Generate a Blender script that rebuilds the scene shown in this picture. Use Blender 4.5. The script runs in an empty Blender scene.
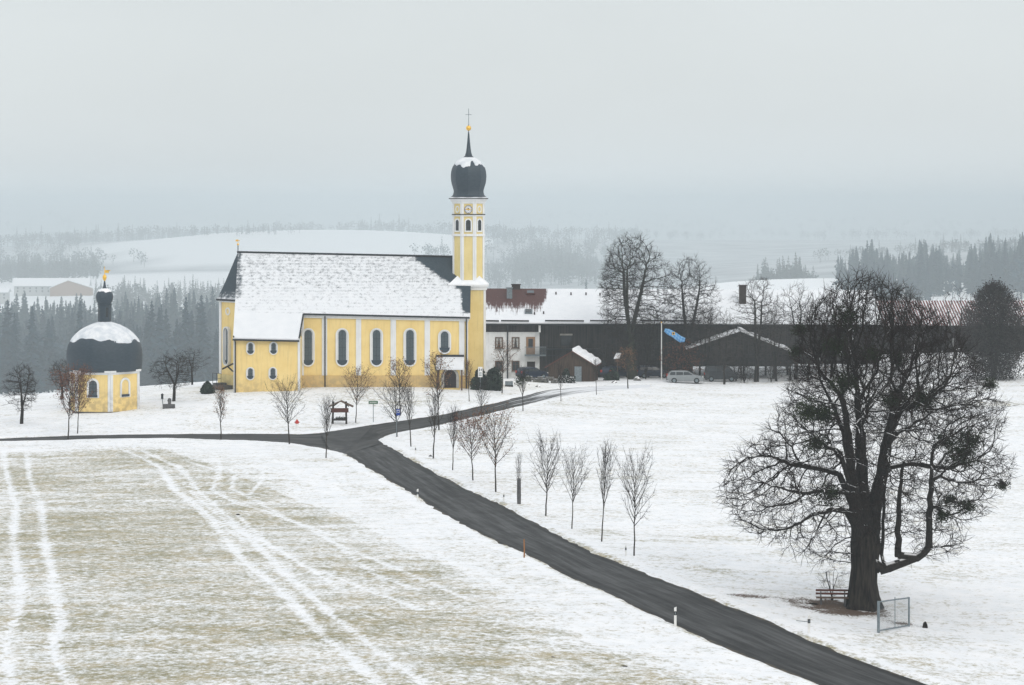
# winter valley with a pilgrimage church, chapel, farm and a lone tree
HAZE=.00031; SUN_EL=35; SUN_AZ=150; SUNE=.5; SKYK=.4
HOR=(.58,.612,.622); HOR2=(.59,.618,.625); MIDC=(.70,.725,.735); ZEN=(.97,.985,1.0); EXPO=.19; KF=1.35; DENOISE=True
import bpy, math, random
import numpy as np
from mathutils import Vector
R = math.radians
sc = bpy.context.scene
COL = sc.collection
rng = np.random.default_rng(7)

# ------------------------------------------------------------------ camera frame
F, EYE, HY = 2400.0, 20.0, 205.0          # focal length in pixels, eye height above the church door, eye-level row
def W(px, py, Y):                          # a point of the photograph at distance Y
    return Vector(((px-512)*Y/F, Y, EYE-(py-HY)*Y/F))
def X_(px, Y): return (px-512)*Y/F
def Z_(py, Y): return EYE-(py-HY)*Y/F

# ------------------------------------------------------------------ mesh helpers
class MB:
    def __init__(s): s.v=[]; s.f=[]; s.m=[]; s.a=[]; s.has_a=False
    def add(s, vs, fs, m=0, a=None):
        o=len(s.v); s.v += [tuple(p) for p in vs]
        s.f += [tuple(i+o for i in f) for f in fs]; s.m += [m]*len(fs)
        if a is None: s.a += [0.0]*len(vs)
        else: s.a += list(a); s.has_a=True
        return s
    def box(s, x0,x1,y0,y1,z0,z1, m=0):
        v=[(x,y,z) for z in (z0,z1) for y in (y0,y1) for x in (x0,x1)]
        return s.add(v,[(0,2,3,1),(4,5,7,6),(0,1,5,4),(2,6,7,3),(0,4,6,2),(1,3,7,5)],m)
    def obox(s, c, U, V, N, hu, hv, hn, m=0):       # oriented box
        c=Vector(c); v=[c+U*(a*hu)+V*(b*hv)+N*(d*hn) for d in (-1,1) for b in (-1,1) for a in (-1,1)]
        return s.add(v,[(0,2,3,1),(4,5,7,6),(0,1,5,4),(2,6,7,3),(0,4,6,2),(1,3,7,5)],m)
    def plate(s, out, o, U, V, N, d0, d1, m=0):     # 2-D outline extruded along N
        n=len(out); o=Vector(o)
        v=[o+U*a+V*b+N*d0 for a,b in out]+[o+U*a+V*b+N*d1 for a,b in out]
        f=[tuple(range(n,2*n)), tuple(reversed(range(n)))]+[(i,(i+1)%n,n+(i+1)%n,n+i) for i in range(n)]
        return s.add(v,f,m)
    def ring(s, out, inn, o, U, V, N, d0, d1, m=0): # frame between two outlines
        n=len(out); o=Vector(o)
        P=lambda L,d:[o+U*a+V*b+N*d for a,b in L]
        v=P(out,d0)+P(out,d1)+P(inn,d1)+P(inn,d0)
        f=[]
        for i in range(n):
            j=(i+1)%n
            for k in range(4):
                l=(k+1)%4; f.append((k*n+i,k*n+j,l*n+j,l*n+i))
        return s.add(v,f,m)
    def lathe(s, prof, c, n=24, m=0, mod=None, rot=0.0, cap=True):   # prof: (r,z)
        v=[]; f=[]
        for r,z in prof:
            for k in range(n):
                a=2*math.pi*k/n+rot; q=r*(mod(a-rot) if mod else 1)
                v.append((c[0]+q*math.cos(a), c[1]+q*math.sin(a), c[2]+z))
        for i in range(len(prof)-1):
            for k in range(n):
                l=(k+1)%n; f.append((i*n+k,i*n+l,(i+1)*n+l,(i+1)*n+k))
        if cap: f.append(tuple(reversed(range(n)))); f.append(tuple(range((len(prof)-1)*n,len(prof)*n)))
        return s.add(v,f,m)
    def tube(s, pts, r, n=6, m=0):
        pts=[Vector(p) for p in pts]; rs=r if isinstance(r,(list,tuple)) else [r]*len(pts)
        v=[]; f=[]
        for i,p in enumerate(pts):
            d=(pts[min(i+1,len(pts)-1)]-pts[max(i-1,0)]).normalized()
            h=Vector((0,0,1)) if abs(d.z)<.9 else Vector((1,0,0))
            a=d.cross(h).normalized(); b=d.cross(a)
            for k in range(n):
                t=2*math.pi*k/n; v.append(p+a*(math.cos(t)*rs[i])+b*(math.sin(t)*rs[i]))
        for i in range(len(pts)-1):
            for k in range(n):
                l=(k+1)%n; f.append((i*n+k,i*n+l,(i+1)*n+l,(i+1)*n+k))
        f.append(tuple(range(n))); f.append(tuple(range((len(pts)-1)*n,len(pts)*n)))
        return s.add(v,f,m)
    def slab(s, P, t, att=None, m=0):               # P[i][j] grid of points -> slab of thickness t (downwards)
        ni,nj=len(P),len(P[0]); top=[p for r in P for p in r]
        bot=[Vector(p)-Vector((0,0,t)) for p in top]; n=ni*nj; f=[]
        for i in range(ni-1):
            for j in range(nj-1):
                q=(i*nj+j,i*nj+j+1,(i+1)*nj+j+1,(i+1)*nj+j); f.append(q); f.append(tuple(n+k for k in reversed(q)))
        E=[j for j in range(nj)]+[i*nj+nj-1 for i in range(1,ni)]+[(ni-1)*nj+j for j in range(nj-2,-1,-1)]+[i*nj for i in range(ni-2,0,-1)]
        for a,b in zip(E,E[1:]+E[:1]): f.append((b,a,n+a,n+b))
        A=None
        if att is not None:
            A=[att(Vector(p)) for p in top]; A=A+A
        return s.add(top+bot,f,m,A)
    def build(s, name, mats, parent=None, smooth=False, loc=None):
        me=bpy.data.meshes.new(name); me.from_pydata(s.v,[],s.f)
        if not isinstance(mats,(list,tuple)): mats=[mats]
        for m in mats: me.materials.append(m)
        if len(mats)>1: me.polygons.foreach_set('material_index',s.m)
        if s.has_a:
            at=me.attributes.new('snow','FLOAT','POINT'); at.data.foreach_set('value',s.a)
        if smooth: me.polygons.foreach_set('use_smooth',[True]*len(s.f))
        me.update()
        o=bpy.data.objects.new(name,me); COL.objects.link(o)
        if parent is not None: o.parent=parent
        if loc is not None: o.location=loc
        return o
def smooth_by_angle(o, deg=35):
    me=o.data; me.polygons.foreach_set('use_smooth',[True]*len(me.polygons))
    try: me.set_sharp_from_angle(angle=R(deg))
    except Exception: pass
    return o
def tag(o,label=None,cat=None,group=None,kind=None):
    if label: o['label']=label
    if cat: o['category']=cat
    if group: o['group']=group
    if kind: o['kind']=kind
    return o
def thing(name,label,cat,loc=(0,0,0),group=None,rz=0):
    o=bpy.data.objects.new(name,None); COL.objects.link(o); o.location=loc; o.rotation_euler=(0,0,rz); o.empty_display_size=.3
    return tag(o,label,cat,group)
def copy_tree(o,parent=None):
    c=o.copy(); COL.objects.link(c)
    if parent is not None: c.parent=parent
    for ch in list(KIDS.get(o.name,[])):
        copy_tree(ch,c)
    return c
KIDS={}
def index_kids():
    KIDS.clear()
    for o in bpy.data.objects:
        if o.parent: KIDS.setdefault(o.parent.name,[]).append(o)
def ellipse(rx,ry,n=24): return [(rx*math.cos(2*math.pi*k/n),ry*math.sin(2*math.pi*k/n)) for k in range(n)]
def stadium(w,h,n=10,round_bottom=True):            # round top (and bottom), centred
    r=w/2; o=[(r*math.cos(t),h/2-r+r*math.sin(t)) for t in np.linspace(0,math.pi,n)]
    if round_bottom: o+=[(r*math.cos(t),-h/2+r+r*math.sin(t)) for t in np.linspace(math.pi,2*math.pi,n)]
    else: o+=[(-r,-h/2+(h-r)*k/(n-1)*0) if False else (-r+2*r*k/(n-1),-h/2) for k in range(n)]
    return o
UX,UY,UZ=Vector((1,0,0)),Vector((0,1,0)),Vector((0,0,1))

# ------------------------------------------------------------------ materials
class NT:
    def __init__(s,name):
        s.mat=bpy.data.materials.new(name); s.mat.use_nodes=True; s.t=s.mat.node_tree; s.t.nodes.clear()
        s.out=s.n('ShaderNodeOutputMaterial'); s.b=s.n('ShaderNodeBsdfPrincipled'); s.t.links.new(s.b.outputs[0],s.out.inputs[0])
        s.tc=s.n('ShaderNodeTexCoord')
    def n(s,ty,**kw):
        x=s.t.nodes.new(ty)
        for k,v in kw.items(): setattr(x,k,v)
        return x
    def put(s,sock,v):
        if isinstance(v,bpy.types.NodeSocket): s.t.links.new(v,sock)
        elif isinstance(v,(tuple,list)) and len(v)==3 and sock.type=='RGBA': sock.default_value=(*v,1)
        else: sock.default_value=v
    def obj(s): return s.tc.outputs['Object']
    def scaled(s,sx,sy,sz,vec=None,rot=(0,0,0)):
        m=s.n('ShaderNodeMapping'); s.put(m.inputs[0],vec or s.obj()); m.inputs['Scale'].default_value=(sx,sy,sz); m.inputs['Rotation'].default_value=rot
        return m.outputs[0]
    def noise(s,scale,detail=3,vec=None,rough=.55,dist=0):
        x=s.n('ShaderNodeTexNoise'); s.put(x.inputs['Vector'],vec or s.obj()); x.inputs['Scale'].default_value=scale
        x.inputs['Detail'].default_value=detail; x.inputs['Roughness'].default_value=rough; x.inputs['Distortion'].default_value=dist
        return x.outputs['Fac']
    def math(s,op,a,b=0.0,c=None,clamp=False):
        x=s.n('ShaderNodeMath',operation=op,use_clamp=clamp); s.put(x.inputs[0],a); s.put(x.inputs[1],b)
        if c is not None: s.put(x.inputs[2],c)
        return x.outputs[0]
    def step(s,v,lo,hi,a=0.0,b=1.0):
        x=s.n('ShaderNodeMapRange',interpolation_type='SMOOTHSTEP'); s.put(x.inputs[0],v)
        for k,q in zip((1,2,3,4),(lo,hi,a,b)): s.put(x.inputs[k],q)
        return x.outputs[0]
    def mix(s,f,a,b):
        x=s.n('ShaderNodeMix',data_type='RGBA'); s.put(x.inputs[0],f); s.put(x.inputs[6],a); s.put(x.inputs[7],b); return x.outputs[2]
    def attr(s,name): return s.n('ShaderNodeAttribute',attribute_name=name).outputs['Fac']
    def normal_z(s):
        g=s.n('ShaderNodeNewGeometry'); x=s.n('ShaderNodeSeparateXYZ'); s.put(x.inputs[0],g.outputs['Normal']); return x.outputs[2]
    def xyz(s,i):
        x=s.n('ShaderNodeSeparateXYZ'); s.put(x.inputs[0],s.obj()); return x.outputs[i]
    def bump(s,h,strength=.3,dist=.05):
        x=s.n('ShaderNodeBump'); x.inputs['Strength'].default_value=strength; x.inputs['Distance'].default_value=dist
        s.put(x.inputs['Height'],h); s.t.links.new(x.outputs[0],s.b.inputs['Normal'])
    def done(s,color,rough=.85,metal=0.0,spec=.3):
        s.put(s.b.inputs['Base Color'],color); s.put(s.b.inputs['Roughness'],rough); s.put(s.b.inputs['Metallic'],metal)
        s.b.inputs['Specular IOR Level'].default_value=spec
        return s.mat
SNOW=(.88,.885,.895)
def plain(name,c,c2=None,scale=2.0,rough=.85,metal=0.0,spec=.12,stretch=(1,1,1),detail=4,bump=0.0):
    t=NT(name); c2=c2 or tuple(q*.7 for q in c)
    n=t.noise(scale,detail,t.scaled(*stretch)); f=t.step(n,.3,.7)
    if bump: t.bump(n,bump,.03)
    return t.done(t.mix(f,c,c2),rough,metal,spec)
def snowy(name,c,c2,scale=6.0,lo=.35,hi=.7,cover=.5,rough=.85):   # snow lies on upward faces
    t=NT(name); n=t.noise(scale,3); base=t.mix(t.step(t.noise(scale*3,3),.3,.7),c,c2)
    f=t.math('MULTIPLY',t.step(t.normal_z(),lo,hi),t.step(n,.62-cover*.5,.72-cover*.5)); return t.done(t.mix(f,base,SNOW),rough)
M={}
M['snow']=plain('snow',SNOW,(.80,.82,.85),1.5,.7,spec=.25,bump=.3)
# church plaster, with dirt rising from the ground and faint streaks
def plaster(name,c,c2,dirt):
    t=NT(name); n=t.noise(.9,5); st=t.noise(1.0,4,t.scaled(5,5,.35))
    col=t.mix(t.step(n,.3,.75),c,c2); col=t.mix(t.math('MULTIPLY',t.step(st,.5,.8),.35),col,dirt)
    low=t.math('MULTIPLY',t.step(t.xyz(2),2.2,-.6),t.step(t.noise(1.7,5),.35,.65)); col=t.mix(t.math('MULTIPLY',low,.7),col,dirt)
    t.bump(t.noise(9,3),.15,.02); return t.done(col,.9,0,.2)
M['ochre']=plaster('yellow_plaster',(.87,.665,.285),(.82,.605,.24),(.46,.34,.17))
M['ochre_pale']=plaster('pale_yellow_plaster',(.76,.62,.29),(.70,.56,.24),(.42,.33,.17))
M['plinth']=plaster('plinth_plaster',(.66,.47,.20),(.58,.40,.17),(.28,.23,.15))
M['white']=plaster('white_plaster',(.78,.79,.79),(.70,.71,.71),(.42,.42,.40))
M['slate']=plain('slate',(.018,.034,.050),(.032,.050,.066),3,.55,spec=.4,stretch=(1,1,3))
M['glass']=plain('leaded_glass',(.07,.10,.115),(.035,.05,.06),9,.3,spec=.5)
M['dark']=plain('dark_glass',(.02,.028,.034),(.012,.016,.02),3,.25,spec=.5)
M['iron']=plain('dark_metal',(.035,.04,.045),(.02,.024,.028),5,.5,.4)
M['gold']=plain('gold_leaf',(.95,.62,.12),(.75,.42,.06),6,.35,.8,.5)
M['stone']=plain('grey_stone',(.38,.37,.34),(.26,.25,.23),3,.9)
M['darkstone']=plain('dark_stone',(.12,.12,.12),(.07,.07,.075),4,.9)
M['door']=plain('dark_door_wood',(.030,.022,.020),(.018,.014,.014),4,.6,stretch=(6,6,.6))
M['wood']=plain('dark_barn_wood',(.052,.048,.046),(.015,.015,.016),1.0,.9,stretch=(5,5,.25))
M['woodbrown']=plain('brown_shed_wood',(.085,.058,.042),(.040,.029,.023),1.5,.9,stretch=(6,6,.4))
M['woodtan']=plain('tan_wood',(.36,.22,.13),(.27,.16,.09),3,.8,stretch=(4,4,.5))
M['frame']=plain('brown_window_wood',(.13,.085,.06),(.09,.06,.045),4,.7)
M['curtain']=plain('curtain',(.5,.5,.48),(.36,.36,.35),5,.9)
M['grey']=plain('galvanised_steel',(.22,.26,.28),(.15,.18,.20),6,.5,.3)
M['whitepaint']=plain('white_paint',(.8,.8,.78),(.7,.7,.68),5,.5)
M['blackpaint']=plain('black_paint',(.02,.02,.02),(.03,.03,.03),5,.5)
M['redpaint']=plain('red_paint',(.5,.05,.04),(.4,.04,.03),5,.5)
M['redwood']=plain('red_brown_board',(.12,.045,.035),(.08,.032,.026),3,.8,stretch=(1,1,5))
M['green']=plain('green_sign',(.012,.13,.05),(.010,.10,.04),3,.5)
M['blue']=plain('blue_sign',(.02,.06,.32),(.02,.05,.25),3,.5)
M['orange']=plain('orange_wood_stake',(.32,.15,.065),(.24,.11,.045),4,.8,stretch=(3,3,.4))
M['bark']=plain('bark',(.040,.034,.028),(.007,.006,.006),2.2,.95,stretch=(3,3,.35),bump=.8)
M['barklight']=plain('young_bark',(.045,.036,.030),(.028,.023,.019),5,.95)
M['barkgreen']=plain('mossy_bark',(.040,.044,.030),(.020,.020,.016),3,.95)
M['leafbrown']=plain('withered_leaves',(.20,.085,.05),(.13,.055,.035),20,.9)
M['leaftan']=plain('tan_withered_leaves',(.26,.14,.07),(.18,.09,.045),20,.9)
M['mistletoe']=plain('mistletoe_leaves',(.030,.042,.016),(.016,.024,.010),12,.8)
M['evergreen']=plain('evergreen_leaves',(.044,.066,.044),(.013,.022,.018),1.6,.8)
M['spruce']=plain('haze_tinted_needles',(.009,.034,.050),(.016,.044,.060),.3,.9)  # needle colour pushed to blue, painting distance haze into the far trees
M['farwood']=plain('far_woodland',(.030,.040,.036),(.045,.045,.040),.05,.9)
M['silver']=plain('silver_car_paint',(.27,.29,.30),(.24,.26,.27),2,.3,.5,.5)
M['bluecar']=plain('blue_car_paint',(.010,.022,.05),(.008,.018,.04),2,.3,.3,.5)
M['blackcar']=plain('dark_car_paint',(.03,.036,.04),(.02,.025,.03),2,.3,.3,.5)
M['tyre']=plain('tyre_rubber',(.015,.015,.015),(.02,.02,.02),5,.9)
M['brick']=plain('dark_brick',(.06,.045,.042),(.035,.028,.028),8,.9)
def limb():
    t=NT('bark_with_snow'); n=t.noise(2.2,3); b=t.mix(t.step(t.noise(5,4,t.scaled(3,3,.6)),.3,.7),(.030,.025,.021),(.008,.007,.006))
    f=t.math('MULTIPLY',t.step(t.normal_z(),.45,.75),t.step(n,.45,.52)); t.bump(t.noise(6,4,t.scaled(3,3,.4)),.6,.06)
    return t.done(t.mix(f,b,SNOW),.95)
M['limb']=limb()
M['twig']=plain('twigs',(.014,.010,.009),(.024,.015,.013),1,.95)
M['twiggrey']=plain('grey_twigs',(.060,.050,.044),(.034,.028,.025),1,.95)
M['thinsnow']=plain('thin_grey_snow',(.80,.815,.83),(.58,.62,.66),1.3,.8,detail=6)
# roofs: snow laid on by the 'snow' attribute, broken by noise
def roofmat(name,c,c2,course=5.0,nscale=2.2,streak=None,stripe=0.0,amp=.9,amp2=1.1):
    t=NT(name); a=t.attr('snow')
    n=t.noise(nscale,5,t.scaled(*(streak or (1,1,1)))); n2=t.noise(nscale*4,4,t.scaled(1,1,1.15),rough=.8)
    w=t.n('ShaderNodeTexWave',wave_type='BANDS',bands_direction='Z'); t.put(w.inputs['Vector'],t.obj()); w.inputs['Scale'].default_value=course*.16; w.inputs['Distortion'].default_value=.6
    f=t.math('ADD',a,t.math('MULTIPLY',t.math('SUBTRACT',n,.5),amp)); f=t.math('ADD',f,t.math('MULTIPLY',t.math('SUBTRACT',n2,.5),amp2))
    f=t.math('ADD',f,t.math('MULTIPLY',t.math('SUBTRACT',w.outputs['Fac'],.5),.07))
    if stripe:
        w2=t.n('ShaderNodeTexWave',wave_type='BANDS',bands_direction='X'); t.put(w2.inputs['Vector'],t.obj()); w2.inputs['Scale'].default_value=stripe; w2.inputs['Distortion'].default_value=.4
        f=t.math('ADD',f,t.math('MULTIPLY',t.math('SUBTRACT',w2.outputs['Fac'],.5),1.2))
    m=t.step(f,.36,.78); base=t.mix(t.step(t.noise(6,4,t.scaled(1,1,2)),.3,.7),c,c2)
    t.bump(f,.2,.04); return t.done(t.mix(m,base,t.mix(t.noise(1.1,4),(.82,.83,.845),(.68,.71,.74))),.75)
M['slateroof']=roofmat('slate_roof',(.020,.036,.050),(.04,.058,.072),6.0,amp=.75,amp2=1.0)
M['redroof']=roofmat('red_tile_roof',(.085,.030,.024),(.055,.022,.020),5.0,1.6,(5,.35,.35),amp=1.5,amp2=.5)
M['stripedroof']=roofmat('striped_red_roof',(.19,.055,.045),(.14,.045,.04),3.0,1.2,(1,.3,.3),stripe=.80,amp=.8,amp2=.6)

# ------------------------------------------------------------------ terrain
def rbf_fit(P,Zv,smooth=0.0):
    n=len(P); d=np.linalg.norm(P[:,None]-P[None],axis=2); K=np.where(d>0,d*d*np.log(d+1e-12),0)+np.eye(n)*smooth
    A=np.zeros((n+3,n+3)); A[:n,:n]=K; A[:n,n]=1; A[:n,n+1:]=P; A[n,:n]=1; A[n+1:,:n]=P.T
    return P,np.linalg.solve(A,np.concatenate([Zv,np.zeros(3)]))
def rbf_eval(m,Q):
    P,w=m; out=np.empty(len(Q)); n=len(P)
    for i in range(0,len(Q),20000):
        q=Q[i:i+20000]; d=np.linalg.norm(q[:,None]-P[None],axis=2); K=np.where(d>0,d*d*np.log(d+1e-12),0)
        out[i:i+20000]=K@w[:n]+w[n]+q@w[n+1:]
    return out
near=[(0,685,105),(256,685,104),(512,685,105),(760,685,108),(940,685,112),(1024,685,113),
 (0,560,142),(250,560,142),(450,560,143),(620,580,137),(633,557,144),(495,493,182),(418,497,181),(862,608,132),(1000,600,134),(700,592,131),
 (0,440,228),(150,438,227),(289,445,222),(350,452,212),(411,447,221),(400,425,240),(250,470,198),(60,480,193),
 (310,387,264),(235,392,262),(460,386,265),(105,411,245),(140,408,248),(163,402,252),
 (0,404,285),(60,400,288),(150,389,292),(205,384,290),
 (523,410,248),(561,402,258),(540,379,297),(630,379,290),(700,384,284),(800,385,283),(900,383,285),(1000,381,286),(1024,380,287),
 (900,480,196),(700,480,190),(1020,480,196),(800,420,245),(600,440,222),(660,540,155)]
nP=np.array([[X_(a,Y),Y] for a,b,Y in near]); nZ=np.array([Z_(b,Y) for a,b,Y in near])
NEAR=rbf_fit(nP/100,nZ,.004)
far=[(-60,430,-25),(-25,430,-24),(20,430,-5),(70,430,-2),(140,430,-4),(-160,430,-30),(-45,350,-10),
 (-180,700,-42),(-60,700,-40),(40,700,-22),(160,700,-14),(300,700,-12),
 (-260,1000,-53),(-100,1000,-54),(60,1000,-36),(220,1000,-26),(420,1000,-24),
 (-420,1500,-68),(-200,1500,-69),(40,1500,-44),(130,1450,-26),(300,1500,-31),(560,1500,-28),
 (-520,2200,-68),(-300,2230,-64),(-60,2300,-60),(150,2300,-50),(480,2200,-22),(330,2000,-46),(900,2300,-10),
 (-540,2420,-63),(-310,2420,-52),(-40,2420,-58),
 (-900,3000,-70),(-650,3000,-66),(-480,3000,-58),(-200,3000,-52),(120,3000,-52),(600,3000,-40),
 (-800,3350,-58),(-585,3320,-50),(-470,3320,-26),(-330,3320,-20),(-120,3330,-21),(60,3350,-44),(700,3350,-38),
 (-1200,4300,-56),(-500,4300,-52),(100,4300,-40),(800,4300,-42),(1500,4300,-20),
 (-1500,5200,-8),(-700,5200,-24),(0,5200,-14),(500,5200,-20),(1100,5200,-26),(2000,5200,-2),
 (-1700,6200,14),(-700,6200,8),(0,6200,10),(700,6200,6),(1700,6200,14),(-1700,7400,12),(0,7400,10),(1700,7400,12)]
far=[(x*q,y*q,20+(z-20)*q) for x,y,z in far for q in [1 if y<1000 else (KF if y<3400 else KF*1.4)]]
fP=np.array([[a,b] for a,b,c in far],float); fZ=np.array([c for a,b,c in far],float)
FAR=rbf_fit(fP/1000,fZ,.0005)
def smooth01(t): t=np.clip(t,0,1); return t*t*(3-2*t)
def ground_arr(x,y):
    x=np.asarray(x,float); y=np.asarray(y,float)
    zn=rbf_eval(NEAR,np.stack([np.clip(x,-72,72),np.clip(y,85,318)],1)/100)
    yc=np.clip(y,330,13900); lim=.27*yc+60
    zf=rbf_eval(FAR,np.stack([np.clip(x,-lim,lim),yc],1)/1000)
    w=smooth01((y-292)/130.0)
    return zn*(1-w)+zf*w
def ground(x,y): return float(ground_arr([x],[y])[0])
def gp(px,py,y0=95.0,y1=320.0):                   # where a photo pixel meets the ground
    Y=np.linspace(y0,y1,900); g=ground_arr((px-512)*Y/F,Y); d=(EYE-(py-HY)*Y/F)-g
    i=np.where(d<=0)[0]
    k=i[0] if len(i) else len(Y)-1
    if k>0 and len(i): t=d[k-1]/(d[k-1]-d[k]); Yv=Y[k-1]+t*(Y[k]-Y[k-1])
    else: Yv=Y[k]
    x=(px-512)*Yv/F
    return Vector((x,Yv,ground(x,Yv)))
def gline(pts): return [gp(a,b) for a,b in pts]
def resample(pts,n):
    P=np.array([(p[0],p[1]) for p in pts]); s=np.concatenate([[0],np.cumsum(np.linalg.norm(np.diff(P,axis=0),axis=1))])
    t=np.linspace(0,s[-1],n); return np.stack([np.interp(t,s,P[:,0]),np.interp(t,s,P[:,1])],1)
def sm(P,k=5):
    Q=P.copy()
    for _ in range(k): Q[1:-1]=.25*Q[:-2]+.5*Q[1:-1]+.25*Q[2:]
    return Q
# road edges read from the photograph (pixels) and laid on the ground
mainL=[(340,452),(365,466),(388,480),(418,497),(459,523),(504,545),(578,581),(630,605),(673,625),(724,647),(769,665),(818,684),(860,702),(920,728)]
mainR=[(378,440),(392,448),(411,460),(452,482),(500,504),(549,530),(597,555),(638,570),(690,590),(720,604),(769,621),(813,642),(858,660),(902,676),(940,688),(1000,710)]
leftT=[(-60,441),(0,438.5),(67,436),(168,434.4),(255,433.8),(304,434.5),(327,432.6),(350,429.6),(374,424.7)]
leftB=[(-60,444),(0,441.6),(67,440),(168,438.2),(210,439.7),(257,441),(292,443),(322,448),(341,452.6)]
chT=[(350,429.6),(374,424.7),(397,421.2),(421,418),(449,413.6),(491,404.5),(524,396),(552,389.5),(600,386),(650,384.6)]
chB=[(378,440),(385,435.5),(397,432.4),(421,428.5),(449,422.5),(491,413.4),(524,405),(557,397),(590,391.5),(650,387.5)]
EDGES=[]; 
def edge(p,n=60): return sm(resample(gline(p),n),2)
mL,mR=edge(mainL,90),edge(mainR,90); lT,lB=edge(leftT),edge(leftB); cT,cB=edge(chT),edge(chB)
junction=[lT[k] for k in range(50,60)]
POLYS=[np.concatenate([mL,mR[::-1]]),np.concatenate([lT,lB[::-1]]),np.concatenate([cT,cB[::-1]]),
       np.array([lB[-1],lB[-6],lT[-12],lT[-1],cT[3],cB[3],cB[0],mR[2],mL[2],mL[0]])]
def inside(poly,x,y):
    c=np.zeros(len(x),bool); n=len(poly)
    for i in range(n):
        x1,y1=poly[i]; x2,y2=poly[(i+1)%n]
        if y1==y2: continue
        k=((y1>y)!=(y2>y))&(x<(x2-x1)*(y-y1)/(y2-y1)+x1); c^=k
    return c
def polydist(line,x,y):
    d=np.full(len(x),1e9)
    for (x1,y1),(x2,y2) in zip(line[:-1],line[1:]):
        dx,dy=x2-x1,y2-y1; L=dx*dx+dy*dy+1e-12
        t=np.clip(((x-x1)*dx+(y-y1)*dy)/L,0,1); d=np.minimum(d,np.hypot(x-x1-t*dx,y-y1-t*dy))
    return d
def road_sd(x,y):                                  # >0 outside the road
    best=np.full(len(x),1e9)
    for p in POLYS:
        q=np.concatenate([p,p[:1]]); d=polydist(q,x,y); d=np.where(inside(p,x,y),-d,d); best=np.minimum(best,d)
    return best
def vnoise(x,y,s,seed):
    r=np.random.default_rng(seed); G=r.random((257,257)); u=np.asarray(x)/s; v=np.asarray(y)/s
    i=np.floor(u).astype(int); j=np.floor(v).astype(int); a=u-i; b=v-j; a=a*a*(3-2*a); b=b*b*(3-2*b); i%=256; j%=256
    return (G[i,j]*(1-a)+G[i+1,j]*a)*(1-b)+(G[i,j+1]*(1-a)+G[i+1,j+1]*a)*b-.5

def grow_axis(a,b,first,n):                        # geometric spacing from a to b
    q=1.0; lo,hi=1.0001,2.5
    for _ in range(80):
        q=(lo+hi)/2; s=first*(q**n-1)/(q-1)
        if s<abs(b-a): lo=q
        else: hi=q
    st=first*np.cumsum(q**np.arange(n)); return a+np.sign(b-a)*st
xs=np.concatenate([grow_axis(-56,-5200,.5,46)[::-1],np.arange(-56,44,.28),grow_axis(44,5200,.5,46)])
ys=np.concatenate([grow_axis(96,-60,.6,14)[::-1],np.arange(96,240,.34),np.arange(240,330,.9),grow_axis(330,13900,1.2,145)])
GX,GY=np.meshgrid(xs,ys); gx,gy=GX.ravel(),GY.ravel(); gz=ground_arr(gx,gy)
nearm=(gy<325)&(np.abs(gx)<75); idx=np.where(nearm)[0]; X0,Y0=gx[idx],gy[idx]
sd=road_sd(X0,Y0)+vnoise(X0,Y0,1.2,3)*.28+vnoise(X0,Y0,4.5,4)*.18+vnoise(X0,Y0,.6,44)*.08
fade=np.clip((330-Y0)/40,0,1)
lip=np.clip(sd,-.8,.55)*.20
lip=np.where(sd>.55,.11*np.exp(-(sd-.55)/2.0),lip)
gz[idx]+=lip*fade+ (vnoise(X0,Y0,.9,5)*.035+vnoise(X0,Y0,3.5,6)*.10)*np.clip(sd,0,1)*fade
# grass showing through the snow
grass=np.zeros(len(gx)); g=np.zeros(len(idx))
fieldpoly=np.array([(p.x,p.y) for p in gline([(-40,452),(60,450),(130,446),(230,450),(290,462),(360,500),(430,545),(520,590),(610,632),(680,660),(760,684),(800,700),(500,740),(0,740),(-60,600)])])
fin=inside(fieldpoly,X0,Y0); fd=polydist(np.concatenate([fieldpoly,fieldpoly[:1]]),X0,Y0)
fsd=np.where(fin,fd,-fd)
px=512+F*X0/Y0
field=smooth01((fsd+3.5)/9.0)
patch=.66+.26*vnoise(X0,Y0,11,8)+.24*vnoise(X0*.35,Y0,3.2,9)+.22*vnoise(X0*.2,Y0,1.6,19)
g=np.maximum(g,field*np.clip(patch,0,1.1))
wb=inside(np.array([(p.x,p.y) for p in gline([(160,447),(330,455),(420,520),(520,585),(430,560),(340,515),(250,480)])]),X0,Y0)
g=np.where(wb,g*.55,g)
def trackmask(pts,w,n=120,sd_=0):
    L=sm(resample(gline(pts),n),4 if w>.3 else 1); wob=vnoise(X0,Y0,6,70+sd_)*.5*(w>.3); d=np.abs(polydist(L,X0,Y0)+wob*.5)+np.abs(vnoise(X0,Y0,1.1,40+sd_))*w*.8; return 1-smooth01((d-w*.35)/(w*.75))
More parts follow.
